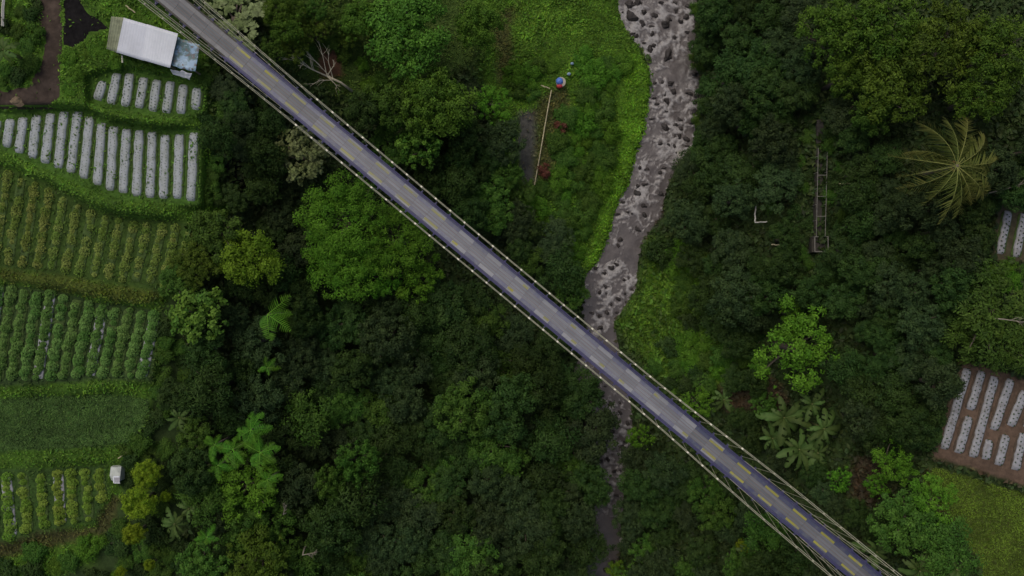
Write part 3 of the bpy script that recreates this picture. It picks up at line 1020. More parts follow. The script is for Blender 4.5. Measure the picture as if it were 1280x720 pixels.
def edge_y(pts, x):
    p = np.array(pts, float)
    return float(np.interp(x, p[:, 0], p[:, 1]))


# pale crop terrace
for i in range(15):
    x = -18 + i * 17.6
    top = edge_y([(-60, 206), (0, 212), (60, 236), (120, 268), (160, 278), (240, 282)], x + 8)
    bot = edge_y([(-60, 326), (0, 328), (120, 346), (205, 358), (240, 330)], x - 6)
    crop_row((x + 10, top), (x - 6, bot), 14.5, 0.36, 'crop_pale', f'pale thinning crop row below the long film beds, {ORD[14 - i]} from the trees', 'pale crop rows', 200 + i, 210, 0.17, 0.06,
             film=None)
for i in range(13):
    x = -10 + i * 16.3
    top = edge_y([(-60, 354), (0, 358), (70, 366), (120, 380), (195, 390)], x + 8)
    bot = edge_y([(-60, 478), (60, 474), (120, 470), (190, 472)], x - 8)
    crop_row((x + 9, top), (x - 8, bot), 16.5, 0.55, 'crop_green', f'dense green crop row above the smooth rice plot, {ORD[12 - i]} from the trees', 'dense crop rows', 230 + i, 330, 0.21, 0.02,
             film='film_dull' if i % 4 == 0 else None)
for i, (a, b) in enumerate([((-12, 597), (-6, 676)), ((8, 595), (15, 672)), ((28, 592), (36, 665)), ((51, 592), (55, 657)), ((72, 588), (77, 655)), ((88, 588), (93, 653)), ((106, 587), (112, 650)), ((124, 584), (128, 624))]):
    crop_row(a, b, 17.0, 0.5, 'crop_low', f'yellowish bushy crop row on the lowest terrace, {ORD[7 - i]} from the white tarpaulin', 'lowest terrace crop rows', 250 + i, 330, 0.20, 0.02,
             film='film_dull' if i in (1, 4) else None)

# ------------------------------------------------------------------ ground cover that nobody could count


def scatter(name, n, box, dens_fn, size, tint, seed, label, upz=1.0, wid=.45, lift=.5, flat=.5):
    r = np.random.default_rng(seed)
    u, v = r.uniform(box[0], box[2], n), r.uniform(box[1], box[3], n)
    dz = dens_fn(u, v)
    k = r.random(n) < dz
    u, v = u[k], v[k]
    n = len(u)
    g = G(u, v)
    L = size * r.uniform(.6, 1.4, n) * (1 + .5 * fbm(u / 25, v / 25, seed))
    bumpy = np.clip(fbm(u / 11, v / 11, seed + 3) + .25, 0, 1)
    g[:, 2] += L * lift * r.uniform(.2, 1, n) + bumpy * lift * size * 2.2
    N_ = r.normal(0, flat, (n, 3)) + np.array([0, 0, upz])
    V, Fa = cards(g, N_, L, L * wid, seed=seed)
    c = gcol(u, v)
    c = c * np.array(tint) * (1 + .55 * fbm(u / 13, v / 13, seed + 9))[:, None] * r.uniform(.55, 1.5, n)[:, None]
    c[:, 0] *= r.uniform(.85, 1.25, n)
    c = np.clip(c, .004, .6)
    me = np_mesh(name, V, Fa, np.repeat(c, 4, 0))
    me.materials.append(M['stuff'])
    return tag(obj(name, me), label, kind='stuff')


def pin(poly, u, v, soft=8.0):
    return np.clip(sdf(poly, u, v) / soft + .5, 0, 1)


def notriver(u, v):
    l, r_ = np.interp(v, RIV[:, 0], RIV[:, 1]), np.interp(v, RIV[:, 0], RIV[:, 2])
    return (np.minimum(u - l, r_ - u) + 2.2 * fbm(u / 9, v / 9, 11, 3) < -2).astype(float)


BARE = [[(399, 58), (426, 60), (428, 95), (400, 96)], [(648, 145), (670, 140), (670, 222), (655, 232), (646, 190)],
        [(44, -40), (76, -40), (78, 40), (76, 120), (60, 134), (-40, 138), (-40, 112), (36, 108), (58, 50)],
        [(82, -30), (100, 0), (136, 36), (92, 60), (80, 56)]]
CULT = [t[1] for t in TERR]


def d_meadow(u, v):
    d = np.maximum(pin(MEADOW, u, v), pin(EAST, u, v)) * notriver(u, v)
    for b in BARE:
        d = d * (1 - .92 * pin(b, u, v, 4))
    return d


def d_fields(u, v):
    d = np.maximum(pin(FIELDS, u, v), pin(SLOPE, u, v))
    for b in BARE:
        d = d * (1 - .97 * pin(b, u, v, 4))
    for t in CULT:
        d = d * (1 - .75 * pin(t, u, v, 3))
    return d


def d_under(u, v):
    d = np.ones_like(u)
    for z in (MEADOW, FIELDS, SLOPE):
        d = d * (1 - pin(z, u, v, 12))
    for t in CULT + BARE:
        d = d * (1 - pin(t, u, v, 3))
    return d * notriver(u, v)


scatter('grass', 95000, (590, -60, 920, 500), d_meadow, 0.25, (1.3, 1.35, 1.0), 11, 'rank green meadow grass along the river', flat=.4)
scatter('grass', 130000, (-70, -60, 620, 780), d_fields, 0.24, (1.4, 1.5, 1.0), 12, 'green grass on the banks between the terraces', flat=.45)
scatter('undergrowth', 90000, (230, -70, 1360, 790), d_under, 0.50, (1.1, 1.15, 1.0), 13, 'low creeping plants under the trees', flat=.5, wid=.6)


def paddy(poly, n, size, c0, seed, label):
    p = np.array(poly, float)
    r = np.random.default_rng(seed)
    u, v = r.uniform(-60, p[:, 0].max(), n), r.uniform(p[:, 1].min(), p[:, 1].max(), n)
    u = np.where(p[:, 0].min() > 600, r.uniform(p[:, 0].min(), 1340, n), u)
    k = sdf(poly, u, v) > 1 + 2 * fbm(u / 6, v / 6, seed)
    u, v = u[k], v[k]
    g = G(u, v)
    n = len(u)
    L = size * r.uniform(.7, 1.3, n)
    g[:, 2] += L * .4
    N_ = r.normal(0, .45, (n, 3)) + np.array([0, 0, 1.2])
    V, Fa = cards(g, N_, L, L * .4, seed=seed)
    c = np.array(c0) * r.uniform(.6, 1.5, n)[:, None] * (1 + .5 * fbm(u / 22, v / 22, seed) + .35 * fbm(u / 5, v / 5, seed + 2))[:, None]
    me = np_mesh('rice', V, Fa, np.repeat(np.clip(c, .004, .6), 4, 0))
    me.materials.append(M['stuff'])
    tag(obj('rice', me), label, kind='stuff')


paddy(TERR[4][1], 30000, 0.15, (0.075, 0.150, 0.030), 61, 'smooth young rice on the half-moon terrace')
paddy(TERR[7][1], 32000, 0.19, (0.098, 0.160, 0.014), 62, 'yellowing rice beside the brown soil plot')

# ------------------------------------------------------------------ trees and shrubs


def crown_mesh(name, seed, mat, lobes=6, clumps=70, per=48, leaf=.11, aspect=.55, clump_r=.17, dome=.75, spread=.55, base_z=2.15, droop=.25, fill=.25, up=.7):
    """crown of radius ~1 sitting at base_z: leaf clumps over several lobes"""
    r = np.random.default_rng(seed)
    lc = [(0, 0, .25, .62)]
    for k in range(lobes):
        a = 6.283 * (k + r.uniform(-.3, .3)) / lobes
        d = spread * r.uniform(.75, 1.12)
        lc.append((math.cos(a) * d, math.sin(a) * d, r.uniform(-.25, .12), r.uniform(.34, .52)))
    lc = np.array(lc)
    wgt = lc[:, 3] ** 2
    pick = r.choice(len(lc), clumps, p=wgt / wgt.sum())
    dirs = r.normal(size=(clumps, 3))
    dirs[:, 2] = np.abs(dirs[:, 2]) * 1.1 - .25
    dirs /= np.linalg.norm(dirs, axis=1, keepdims=True)
    inner = np.where(r.random(clumps) < fill, r.uniform(.3, .8, clumps), r.uniform(.85, 1.08, clumps))
    cc = lc[pick, :3] + dirs * (lc[pick, 3] * inner)[:, None]
    cc[:, 2] *= dome
    cr = clump_r * np.clip(np.exp(r.normal(-.05, .42, clumps)), .4, 2.1)
    cb = r.random(clumps)
    npc = np.maximum(6, (per * (cr / clump_r) ** 1.7)).astype(int)
    ci = np.repeat(np.arange(clumps), npc)
    n = len(ci)
    ld = r.normal(size=(n, 3)) + np.array([0, 0, .55]) + dirs[ci] * .4
    ld /= np.linalg.norm(ld, axis=1, keepdims=True)
    pos = cc[ci] + ld * (cr[ci] * r.uniform(.3, 1.28, n) ** .8)[:, None]
    pos[:, 2] += base_z
    N_ = ld + np.array([0, 0, up]) + r.normal(0, .35, (n, 3))
    T = ld * np.array([1, 1, .2]) + np.array([0, 0, -droop]) + r.normal(0, .45, (n, 3))
    V, Fa = cards(pos, N_, leaf * r.uniform(.65, 1.35, n), leaf * aspect * r.uniform(.8, 1.2, n), tang=T, seed=seed)
    me = np_mesh(name, V, Fa, leafcol(n, cb[ci], seed))
    me.materials.append(mat)
    return me, cc + np.array([0, 0, base_z])


def trunk_mesh(seed, tips, base_z=2.15, rad=.085, mat='bark'):
    r = random.Random(seed)
    mb = MB()
    top = Vector((r.uniform(-.06, .06), r.uniform(-.06, .06), base_z - .1))
    mb.tube([(0, 0, -.25), (r.uniform(-.03, .03), r.uniform(-.03, .03), base_z * .5), top], [rad * 1.5, rad, rad * .7], 7)
    sel = list(tips)
    r.shuffle(sel)
    for t in sel[:9]:
        t = Vector(t)
        st = Vector((0, 0, base_z * r.uniform(.6, .93)))
        md = st.lerp(t, .5) + Vector((0, 0, -.08))
        mb.tube([st, md, t], [rad * .55, rad * .35, rad * .12], 5)
    return mb.mesh('trunk', M[mat], True)


PROTO = {}


def proto(key, n, mat, **kw):
    L_ = []
    for i in range(n):
        c, tips = crown_mesh('crown', sum(map(ord, key)) * 7 + i + int(kw.get('leaf', .1) * 9000), LEAF[mat], **kw)
        L_.append((c, trunk_mesh(i + 3, tips, kw.get('base_z', 2.15))))
    PROTO.setdefault(key, []).extend(L_)


proto('dark', 4, 'dark', clumps=150, per=52, leaf=.085, clump_r=.125, fill=.3)
proto('dull', 3, 'dull', clumps=150, per=46, leaf=.088, clump_r=.125, lobes=7, fill=.3)
proto('dark', 2, 'dark', clumps=70, per=40, leaf=.13, aspect=.34, clump_r=.19, lobes=9, fill=.3, droop=.5)
proto('dull', 2, 'dull', clumps=230, per=26, leaf=.07, aspect=.6, clump_r=.10, lobes=5, fill=.35, spread=.5)
proto('mid', 2, 'mid', clumps=60, per=50, leaf=.11, aspect=.4, clump_r=.19, lobes=8, fill=.3, droop=.5)
proto('olive', 3, 'olive', clumps=150, per=40, leaf=.085, clump_r=.115, spread=.64, aspect=.45, lobes=7, fill=.3)
proto('mid', 4, 'mid', clumps=130, per=42, leaf=.088, clump_r=.12, spread=.62, lobes=8)
proto('bright', 4, 'bright', clumps=105, per=34, leaf=.088, aspect=.5, lobes=9, clump_r=.12, dome=.7, spread=.68, fill=.3)
proto('feather', 3, 'bright', clumps=240, per=46, leaf=.056, aspect=.4, lobes=10, clump_r=.115, dome=.55, spread=.6, fill=.25)
proto('mass', 3, 'mass', clumps=190, per=44, leaf=.075, lobes=8, clump_r=.12, dome=.75, spread=.55, fill=.2)
proto('lime', 2, 'lime', clumps=120, per=55, leaf=.07, aspect=.6, lobes=6, clump_r=.14, dome=.85, spread=.42, fill=.1)
proto('round', 3, 'round', clumps=170, per=50, leaf=.07, aspect=.6, lobes=7, clump_r=.13, dome=.95, spread=.30, fill=.05)
proto('pale', 2, 'pale', clumps=95, per=15, leaf=.12, aspect=.7, lobes=8, clump_r=.095, dome=.6, fill=.15, up=1.2)
proto('big', 2, 'big', clumps=80, per=22, leaf=.13, aspect=.7, lobes=7, clump_r=.13, dome=.8, spread=.55, fill=.15)
proto('shrub', 3, 'mid', clumps=50, per=60, leaf=.12, base_z=.45, lobes=5, clump_r=.24, dome=.6)
proto('shrub_bright', 3, 'shrubgreen', clumps=55, per=60, leaf=.105, base_z=.4, lobes=6, clump_r=.22, dome=.5)
proto('shrub_dark', 3, 'dark', clumps=40, per=42, leaf=.17, base_z=.45, lobes=5, clump_r=.24, dome=.6)
TREE_N = 0
AX_D = Vector((math.cos(BANG), math.sin(BANG)))
AX_N = Vector((-AX_D.y, AX_D.x))


def tree(key, u, v, rpx, label, group=None, ht=None, cat='tree', name=None, var=None, rz=None):
    """a tree whose crown is centred over the surveyed point"""
    global TREE_N
    TREE_N += 1
    shrub = key.startswith('shrub')
    kz = .95 if shrub else 3.0
    g = float(hq(u, v))
    r0 = rpx * KPX * (HCAM - g - 4) / HCAM
    ht = ht or (r0 * (.95 if shrub else random.uniform(2.3, 3.0)))
    zc = g + ht * .75
    for _ in range(4):
        x, y = P(u, v, zc)
        g = ground_at(float(x), float(y))
        h_ = ht
        t = (Vector((float(x), float(y))) - Vector((7.5 * KPX, 0))).dot(AX_N)
        r0 = rpx * KPX * (HCAM - zc) / HCAM
        if abs(t) < 2.0 + r0:
            h_ = min(h_, max(1.2, -2.2 - g))
        zc = g + h_ * .75
    c, tr = PROTO[key][var if var is not None else random.randrange(len(PROTO[key]))]
    root = empty(name or ('shrub' if shrub else {'dark': 'evergreen_tree', 'dull': 'forest_tree', 'olive': 'olive_green_tree'}.get(key, 'broadleaf_tree')), (float(x), float(y), g - .05), rz if rz is not None else random.uniform(0, 6.283), label, cat if not shrub else 'shrub', group)
    root.scale = (r0, r0, h_ / kz)
    obj('trunk' if not shrub else 'stem', tr, root)
    obj('crown', c, root)
    return root


random.seed(5)
# ground kept clear for the smaller things
TAKEN = [(340, 396, 34), (334, 460, 16), (313, 538, 24), (268, 556, 22), (291, 562, 22), (325, 566, 22), (258, 672, 16), (1197, 207, 50), (298, 212, 30),
         (999, 562, 28), (980, 522, 28), (1030, 536, 26), (218, 655, 22), (224, 522, 18), (1150, 714, 20), (1096, 690, 22), (905, 500, 14),
         (405, 82, 26), (425, 100, 20), (380, 84, 16), (700, 103, 34), (705, 118, 24), (690, 130, 14), (676, 170, 14), (670, 215, 14), (656, 180, 16), (713, 86, 10), (681, 214, 12),
         (145, 594, 14), (190, 60, 50), (240, 75, 22), (943, 270, 24), (964, 308, 16), (1023, 200, 16), (1022, 250, 16), (1022, 300, 18), (20, 125, 14), (8, 10, 14), (4, 62, 16)]


def sig(key, u, v, r_, label, group=None, **kw):
    TAKEN.append((u, v, r_))
    return tree(key, u, v, r_, label, group, **kw)


# trees with a look of their own
sig('pale', 293, 24, 47, 'pale grey-green leafy tree overhanging the bridge end beside the hut', ht=7)
sig('pale', 378, 196, 38, 'pale grey-green tree beside the bridge above the feathery green trees', ht=9)
sig('feather', 425, 268, 52, 'feathery bright green tree, biggest of the clump beside the bridge', ht=11)
sig('feather', 492, 300, 46, 'feathery bright green tree on the forest side of the clump', ht=10.5)
sig('feather', 428, 326, 48, 'feathery bright green tree on the fern side of the clump', ht=10)
sig('bright', 520, 348, 30, 'small bright green tree at the tail of the feathery clump', ht=8)
sig('bright', 470, 345, 26, 'low bright green tree at the foot of the feathery clump', ht=8)
sig('big', 246, 394, 42, 'broad-leaved light green tree next to the dense crop terrace', ht=7.5)
sig('lime', 312, 318, 42, 'yellow-green tree uphill of the tall fern', ht=9)
sig('mid', 268, 290, 34, 'dull green tree between the long film beds and the yellow-green tree', ht=6)
sig('olive', 240, 330, 28, 'olive bushy tree at the end of the pale crop rows', ht=5)
sig('mid', 222, 350, 24, 'small green tree at the corner of the pale crop terrace', ht=4)
sig('round', 183, 592, 22, 'round lime-green ornamental tree beside the white tarpaulin', ht=4.2)
sig('round', 172, 629, 26, 'round lime-green ornamental tree, largest of the row of round trees', ht=4.6)
sig('round', 167, 667, 17, 'round lime-green ornamental tree below the largest round tree', ht=4.2)
sig('round', 207, 621, 9, 'tiny round lime-green shrub beside the largest round tree', ht=2.6)
sig('round', 187, 706, 9, 'tiny lime-green shrub next to the brown banana clump', ht=2.6)
sig('round', 150, 716, 9, 'tiny lime-green shrub below the earth path', ht=2.6)
sig('bright', 305, 608, 40, 'bright broad tree directly below the cluster of tree ferns', ht=8)
sig('mid', 298, 655, 32, 'green tree between the bright broad tree and the banana clump', ht=6)
sig('olive', 322, 704, 42, 'yellow-olive tree beside the dead snag', ht=9)
sig('mass', 510, 38, 58, 'large green tree on the upper slope beyond the bare fallen tree', ht=10)
sig('mass', 455, 25, 30, 'green tree on the upper slope between the bare soil and the large tree', ht=7)
sig('mass', 600, 30, 32, 'green tree at the meadow corner of the upper slope', ht=8)
sig('mass', 548, 128, 44, 'fresh green rounded tree between the bridge and the meadow', ht=11)
sig('mid', 497, 128, 36, 'green tree between the bare fallen tree and the bright rounded tree', ht=9)
sig('big', 528, 186, 28, 'broad-leaved green tree close to the bridge deck', ht=9)
sig('bright', 615, 130, 24, 'bright green bush tree at the meadow edge', ht=5)
sig('bright', 998, 437, 50, 'bright yellow-green tree alone on the east slope', ht=10)
sig('bright', 995, 393, 17, 'small bright green tree just uphill of the lone east slope tree', ht=6)
sig('olive', 1046, 48, 46, 'olive tree on the river side of the olive grove', ht=9)
sig('olive', 1112, 34, 52, 'olive tree in the middle of the olive grove', ht=10)
sig('olive', 1185, 50, 52, 'olive tree on the far side of the olive grove', ht=10)
sig('olive', 1252, 66, 48, 'olive tree at the end of the grove above the coconut palm', ht=9)
sig('olive', 1118, 110, 48, 'olive-green tree below the middle of the olive grove', ht=9)
sig('mid', 1090, 140, 26, 'green tree at the lower edge of the olive grove', ht=8)
sig('olive', 1060, 92, 30, 'smaller olive tree at the lower river side of the grove', ht=8)
sig('olive', 1230, 118, 36, 'olive tree next to the coconut palm', ht=8)
sig('mid', 1245, 392, 52, 'green tree above the brown soil plot', ht=6)
sig('mid', 1210, 420, 28, 'smaller green tree at the corner of the brown soil plot', ht=5)
sig('mid', 1272, 440, 30, 'green tree hanging over the film beds of the brown soil plot', ht=5)
sig('bright', 1116, 578, 26, 'bright green tree between the bananas and the brown soil plot', ht=7)
sig('mid', 1135, 650, 42, 'green tree between the bridge and the yellowing rice', ht=6)
sig('bright', 1165, 625, 32, 'bright green tree at the edge of the yellowing rice', ht=5)
sig('mid', 1180, 690, 42, 'green tree at the lower edge of the yellowing rice', ht=5)
sig('bright', 1096, 608, 16, 'small bright green shrub tree near the bridge banana clump', ht=4)
sig('bright', 1050, 600, 14, 'small bright green leafy tree beside the bridge bananas', ht=4)
sig('bright', 872, 505, 18, 'bright green bush in the crook of the bridge and river', ht=4)
sig('bright', 800, 548, 17, 'bright green bush between the lower river and the bridge', ht=5)
sig('lime', 770, 712, 13, 'lime-green bush at the mouth of the smooth lower river', ht=4)
sig('mid', 445, 583, 28, 'green tree standing out of the dark forest', ht=11)
sig('mid', 415, 606, 22, 'green-brown tree beside the green one in the dark forest', ht=10)
sig('round', 928, 683, 10, 'round lime-green bush by the lower bridge', ht=4)


LANDMARK = [('the tall striped tree fern', 340, 396), ('the cluster of tree ferns', 300, 560), ('the feathery bright clump', 460, 340), ('the bare grey snag', 365, 650), ('the smooth lower river', 735, 690), ('the lower rapids', 755, 590),
            ('the midspan cables', 610, 385), ('the deck over the river', 715, 470), ('the middle of the wood', 530, 470), ('the green tree standing out', 445, 583), ('the wood margin downstream', 560, 680), ('the yellow-olive tree', 322, 704),
            ('the landing of the stairway', 1023, 320), ('the top of the stairway', 1024, 150), ('the coconut palm', 1197, 205), ('the olive grove', 1110, 60), ('the upper rapids', 880, 30), ('the pale bank boulder', 855, 194), ('the lone bright tree', 998, 437),
            ('the brown soil plot', 1170, 500), ('the weathered film beds', 1255, 290), ('the banana clump', 1000, 545), ('the middle of the east slope', 950, 230), ('the soil plot trees', 1220, 390), ('the grass of the east bank', 850, 380), ('the yellowing rice', 1150, 620),
            ('the bare fallen tree', 405, 85), ('the bright rounded tree', 548, 128), ('the bamboo pole', 675, 170), ('the blue and red cover', 700, 103), ('the pale tree beside the bridge', 380, 195), ('the broad-leaved light tree', 246, 394), ('the hut', 190, 60), ('the long film beds', 250, 200),
            ('the lower bridge end', 1060, 690), ('the deck beyond the river', 900, 560), ('the white tarpaulin box', 145, 594), ('the largest round tree', 172, 629), ('the bend of the river', 745, 330), ('the bright river strip', 785, 200), ('the earth track', 60, 80)]


def near(u, v):
    return min(LANDMARK, key=lambda q: (q[1] - u) ** 2 + (q[2] - v) ** 2)[0]


def fill_forest(poly, n, rr, keys, label, group, mind=.62, ht=(1.9, 3.7), seed=1, hmax=12.0, forb=()):
    r = random.Random(seed)
    p = np.array(poly, float)
    forb = tuple(forb) + tuple(t[1] for t in TERR)
    done = []
    for _ in range(n * 40):
        if len(done) >= n:
            break
        u, v = r.uniform(p[:, 0].min(), p[:, 0].max()), r.uniform(p[:, 1].min(), p[:, 1].max())
        if float(sdf(poly, np.array([u]), np.array([v]))[0]) < 0:
            continue
        rp = r.uniform(*rr)
        if any(math.hypot(u - a, v - b) < (rp + c) * mind for a, b, c in TAKEN + done):
            continue
        if any(float(sdf(q, np.array([u]), np.array([v]))[0]) > -rp * .55 for q in forb):
            continue
        done.append((u, v, rp))
    for (u, v, rp) in done:
        key = r.choice(keys)
        r0 = rp * KPX * 1.1
        tree(key, u, v, rp, label[key] + ', near ' + near(u, v), group + ' ' + key.replace('_', ' '), ht=min(hmax, r0 * r.uniform(*ht)))
    TAKEN.extend(done)
    return len(done)


STREAM = [(RIV[i, 1] + 4, RIV[i, 0]) for i in range(1, len(RIV) - 1)] + [(RIV[i, 2] - 4, RIV[i, 0]) for i in range(len(RIV) - 2, 0, -1)]
F_MAIN = [(255, 430), (300, 430), (380, 385), (400, 375), (480, 375), (545, 362), (590, 372), (650, 400), (710, 450), (738, 520), (746, 600), (745, 670), (722, 730), (690, 770), (210, 770), (235, 700), (240, 640), (225, 560), (205, 500)]
DK = ['dark', 'dark', 'dark', 'dull', 'dull', 'mid']
lab = lambda where: {'dark': f'dark green forest tree {where}', 'dull': f'dull grey-green forest tree {where}', 'mid': f'fresher green forest tree {where}',
                     'olive': f'olive-tinted forest tree {where}', 'shrub': f'green shrub {where}', 'shrub_bright': f'bright green shrub {where}', 'shrub_dark': f'dark green shrub {where}', 'bright': f'bright green tree {where}'}
cnt = []
cnt.append(fill_forest(F_MAIN, 130, (21, 40), DK, lab('in the downstream wood'), 'downstream wood,', .52, seed=2))
F_NORTH = [(440, 118), (500, 140), (560, 160), (640, 175), (655, 250), (700, 320), (722, 372), (690, 352), (640, 310), (560, 246), (470, 172), (420, 130)]
cnt.append(fill_forest(F_NORTH, 40, (18, 30), ['dark', 'dark', 'dull', 'mid'], lab('above the deck'), 'bridge side wood,', .5, seed=3))
F_WEST = [(278, 90), (290, 110), (350, 170), (390, 260), (380, 340), (390, 380), (320, 440), (285, 440), (290, 350), (330, 300), (330, 250), (280, 250), (264, 180)]
cnt.append(fill_forest(F_WEST, 26, (18, 30), ['dark', 'dark', 'dull'], lab('beside the terraces'), 'terrace side wood,', .55, seed=4, hmax=8))
STAIR = [(1000, 140), (1044, 140), (1044, 330), (1000, 330)]
F_EAST = [(880, -50), (1010, -40), (1020, 120), (1130, 170), (1150, 250), (1270, 190), (1340, 120), (1340, 240), (1235, 270), (1235, 330), (1200, 360), (1190, 440), (1185, 470), (1160, 560), (1085, 560), (1060, 480), (1050, 370), (960, 380), (940, 450), (880, 400), (850, 300), (850, 210), (884, 140)]
cnt.append(fill_forest(F_EAST, 105, (19, 34), ['dark', 'dark', 'dark', 'dull', 'dull'], lab('on the east slope'), 'east slope wood,', .52, seed=5, forb=(STAIR, STREAM)))
F_SE = [(790, 575), (830, 570), (870, 600), (960, 650), (1050, 740), (1050, 770), (780, 770), (782, 640)]
cnt.append(fill_forest(F_SE, 40, (19, 33), ['dark', 'dull', 'mid', 'dark'], lab('between river and deck'), 'lower river wood,', .5, seed=6))
F_SE2 = [(880, 480), (960, 470), (960, 510), (1080, 630), (1120, 700), (1050, 640), (920, 545)]
cnt.append(fill_forest(F_SE2, 14, (13, 20), ['dark', 'dull', 'mid'], lab('below the bananas'), 'banana side wood,', .6, seed=7, hmax=5))
F_NW = [(325, 10), (400, 0), (440, 50), (395, 50), (370, 90), (330, 60)]
cnt.append(fill_forest(F_NW, 10, (14, 22), ['mid', 'olive'], lab('on the upper slope'), 'upper slope trees,', .6, seed=8, hmax=5))
SH = ['shrub', 'shrub_bright', 'shrub_bright', 'shrub']
cnt.append(fill_forest([(640, 80), (760, 70), (800, 95), (775, 140), (770, 200), (745, 270), (720, 340), (690, 310), (660, 240), (700, 200), (690, 130), (640, 110)], 46, (11, 20), SH, lab('in the riverside meadow'), 'meadow shrubs,', .55, (.6, 1.0), 9, forb=(STRIP,)))
cnt.append(fill_forest([(790, 420), (805, 340), (815, 300), (880, 320), (950, 390), (955, 470), (890, 480), (830, 480)], 34, (12, 21), ['shrub', 'shrub_dark', 'shrub_bright', 'shrub'], lab('on the east bank'), 'east bank shrubs,', .55, (.6, 1.0), 10, forb=([(768, 408), (785, 372), (812, 330), (840, 350), (845, 415), (815, 448), (785, 440)],)))
cnt.append(fill_forest([(330, 60), (390, 90), (440, 120), (480, 100), (440, 60), (380, 40)], 14, (9, 15), ['shrub', 'shrub_bright'], lab('around the bare fallen tree'), 'upper slope shrubs,', .7, (.6, 1.0), 12))
cnt.append(fill_forest([(0, 10), (44, 0), (46, 60), (30, 100), (0, 105)], 12, (9, 14), ['shrub', 'shrub_dark'], lab('beside the earth track'), 'track side shrubs,', .7, (.5, .9), 13))
cnt.append(fill_forest([(80, 62), (130, 62), (150, 82), (110, 96), (108, 125), (80, 128)], 7, (8, 12), ['shrub_bright'], lab('in the grass below the hut'), 'hut side shrubs,', .7, (.4, .6), 14))
cnt.append(fill_forest([(0, 700), (60, 685), (140, 670), (150, 700), (140, 760), (0, 760)], 14, (10, 17), ['shrub', 'shrub_bright', 'shrub_dark'], lab('below the lowest terrace path'), 'lower path shrubs,', .65, (.5, .9), 15))
cnt.append(fill_forest([(196, 390), (222, 430), (240, 440), (250, 500), (210, 510), (190, 540), (170, 560), (192, 480)], 14, (10, 18), ['shrub', 'shrub_dark'], lab('along the terrace edge'), 'terrace edge shrubs,', .6, (.5, .9), 16))
cnt.append(fill_forest([(1000, 150), (1018, 150), (1014, 330), (960, 370), (960, 250)], 12, (9, 14), ['shrub', 'shrub_dark'], lab('beside the concrete stairway'), 'stairway shrubs,', .7, (.5, .9), 17))
cnt.append(fill_forest([(1034, 150), (1060, 150), (1064, 340), (1036, 340)], 10, (9, 13), ['shrub', 'shrub_dark'], lab('uphill of the stairway'), 'stairway uphill shrubs,', .7, (.5, .9), 18))
cnt.append(fill_forest([(250, 60), (285, 110), (290, 200), (262, 255), (256, 180)], 9, (10, 15), ['shrub', 'shrub_dark'], lab('by the film beds'), 'film bed edge shrubs,', .6, (.5, .9), 19))
cnt.append(fill_forest([(150, 540), (190, 560), (225, 560), (235, 700), (200, 720), (140, 700), (150, 640)], 22, (11, 18), ['shrub_dark', 'shrub_dark', 'shrub'], lab('under the round trees'), 'round tree shrubs,', .6, (.5, .9), 20))
cnt.append(fill_forest([(870, 0), (895, 40), (890, 190), (862, 210), (872, 120)], 14, (10, 16), ['shrub_dark', 'shrub'], lab('above the rapids'), 'rapids bank shrubs,', .6, (.6, 1.0), 21, forb=(STREAM,)))
cnt.append(fill_forest([(1190, 330), (1280, 330), (1280, 360), (1200, 370)], 8, (9, 14), ['shrub_bright', 'shrub'], lab('below the weathered film beds'), 'weathered bed shrubs,', .6, (.6, 1.0), 22))
print('forest', cnt, TREE_N)

# ------------------------------------------------------------------ ferns, bananas, coconut palm


def frond_mesh(name, length, width, npin, mat, seed, rise=.35, droop=.5, pin_w=.06, hang=.15, ragged=.1, taper=.75, rach=.02, sweep=.35):
    """feather leaf along +x: rachis plus leaflets, arching over"""
    r = np.random.default_rng(seed)
    t = np.linspace(0, 1, 12)
    rx, rz = length * t * (1 - .12 * t ** 2), length * (rise * t - (rise + droop) * t ** 2 * .9)
    V, Fc, C = [], [], []
    for i in range(12):
        w_ = rach * (1.2 - t[i])
        V += [(rx[i], -w_, rz[i]), (rx[i], w_, rz[i])]
        C += [(.9, .9, 0)] * 2
    for i in range(11):
        Fc += [(2 * i, 2 * i + 2, 2 * i + 3), (2 * i, 2 * i + 3, 2 * i + 1)]
    for k in range(npin):
        q = .10 + .90 * (k + .5) / npin
        x, z = np.interp(q, t, rx), np.interp(q, t, rz)
        w = width / 2 * (math.sin(math.pi * min(1, q * .93 + .05) ** taper) ** .8) + .02
        for sg in (-1, 1):
            l_ = w * r.uniform(1 - ragged, 1 + ragged * .5)
            if r.random() < ragged * .3:
                continue
            a = np.array([x, 0, z])
            tip = np.array([x + l_ * (sweep + r.normal(0, ragged * .3)), sg * l_, z - hang * l_ * r.uniform(.7, 1.4)])
            pw = pin_w * r.uniform(.8, 1.2)
            o = len(V)
            m1, m2 = a + (tip - a) * .4 + np.array([pw / 2, 0, .02]), a + (tip - a) * .4 - np.array([pw / 2, 0, .0])
            V += [tuple(a + np.array([pw * .3, 0, 0])), tuple(m1), tuple(tip), tuple(m2), tuple(a - np.array([pw * .3, 0, 0]))]
            Fc += [(o, o + 1, o + 3), (o, o + 3, o + 4), (o + 1, o + 2, o + 3)]
            cc = (float(np.clip(r.normal(.5, .15), 0, 1)), float(np.clip(r.normal(q, .15), 0, 1)), 0)
            C += [cc] * 5
    me = np_mesh(name, np.array(V), np.array(Fc), np.array(C))
    me.materials.append(LEAF[mat])
    return me


FERNF = [frond_mesh('frond', 1.0, .50, 13, 'fern', i, .30, .32, .046, .2, .08, rach=.012) for i in range(3)]
COCOF = [frond_mesh('frond', 1.0, .40, 40, 'coco', 10 + i, .42, .50, .017, .8, .5, .6, .006, .75) for i in range(4)]


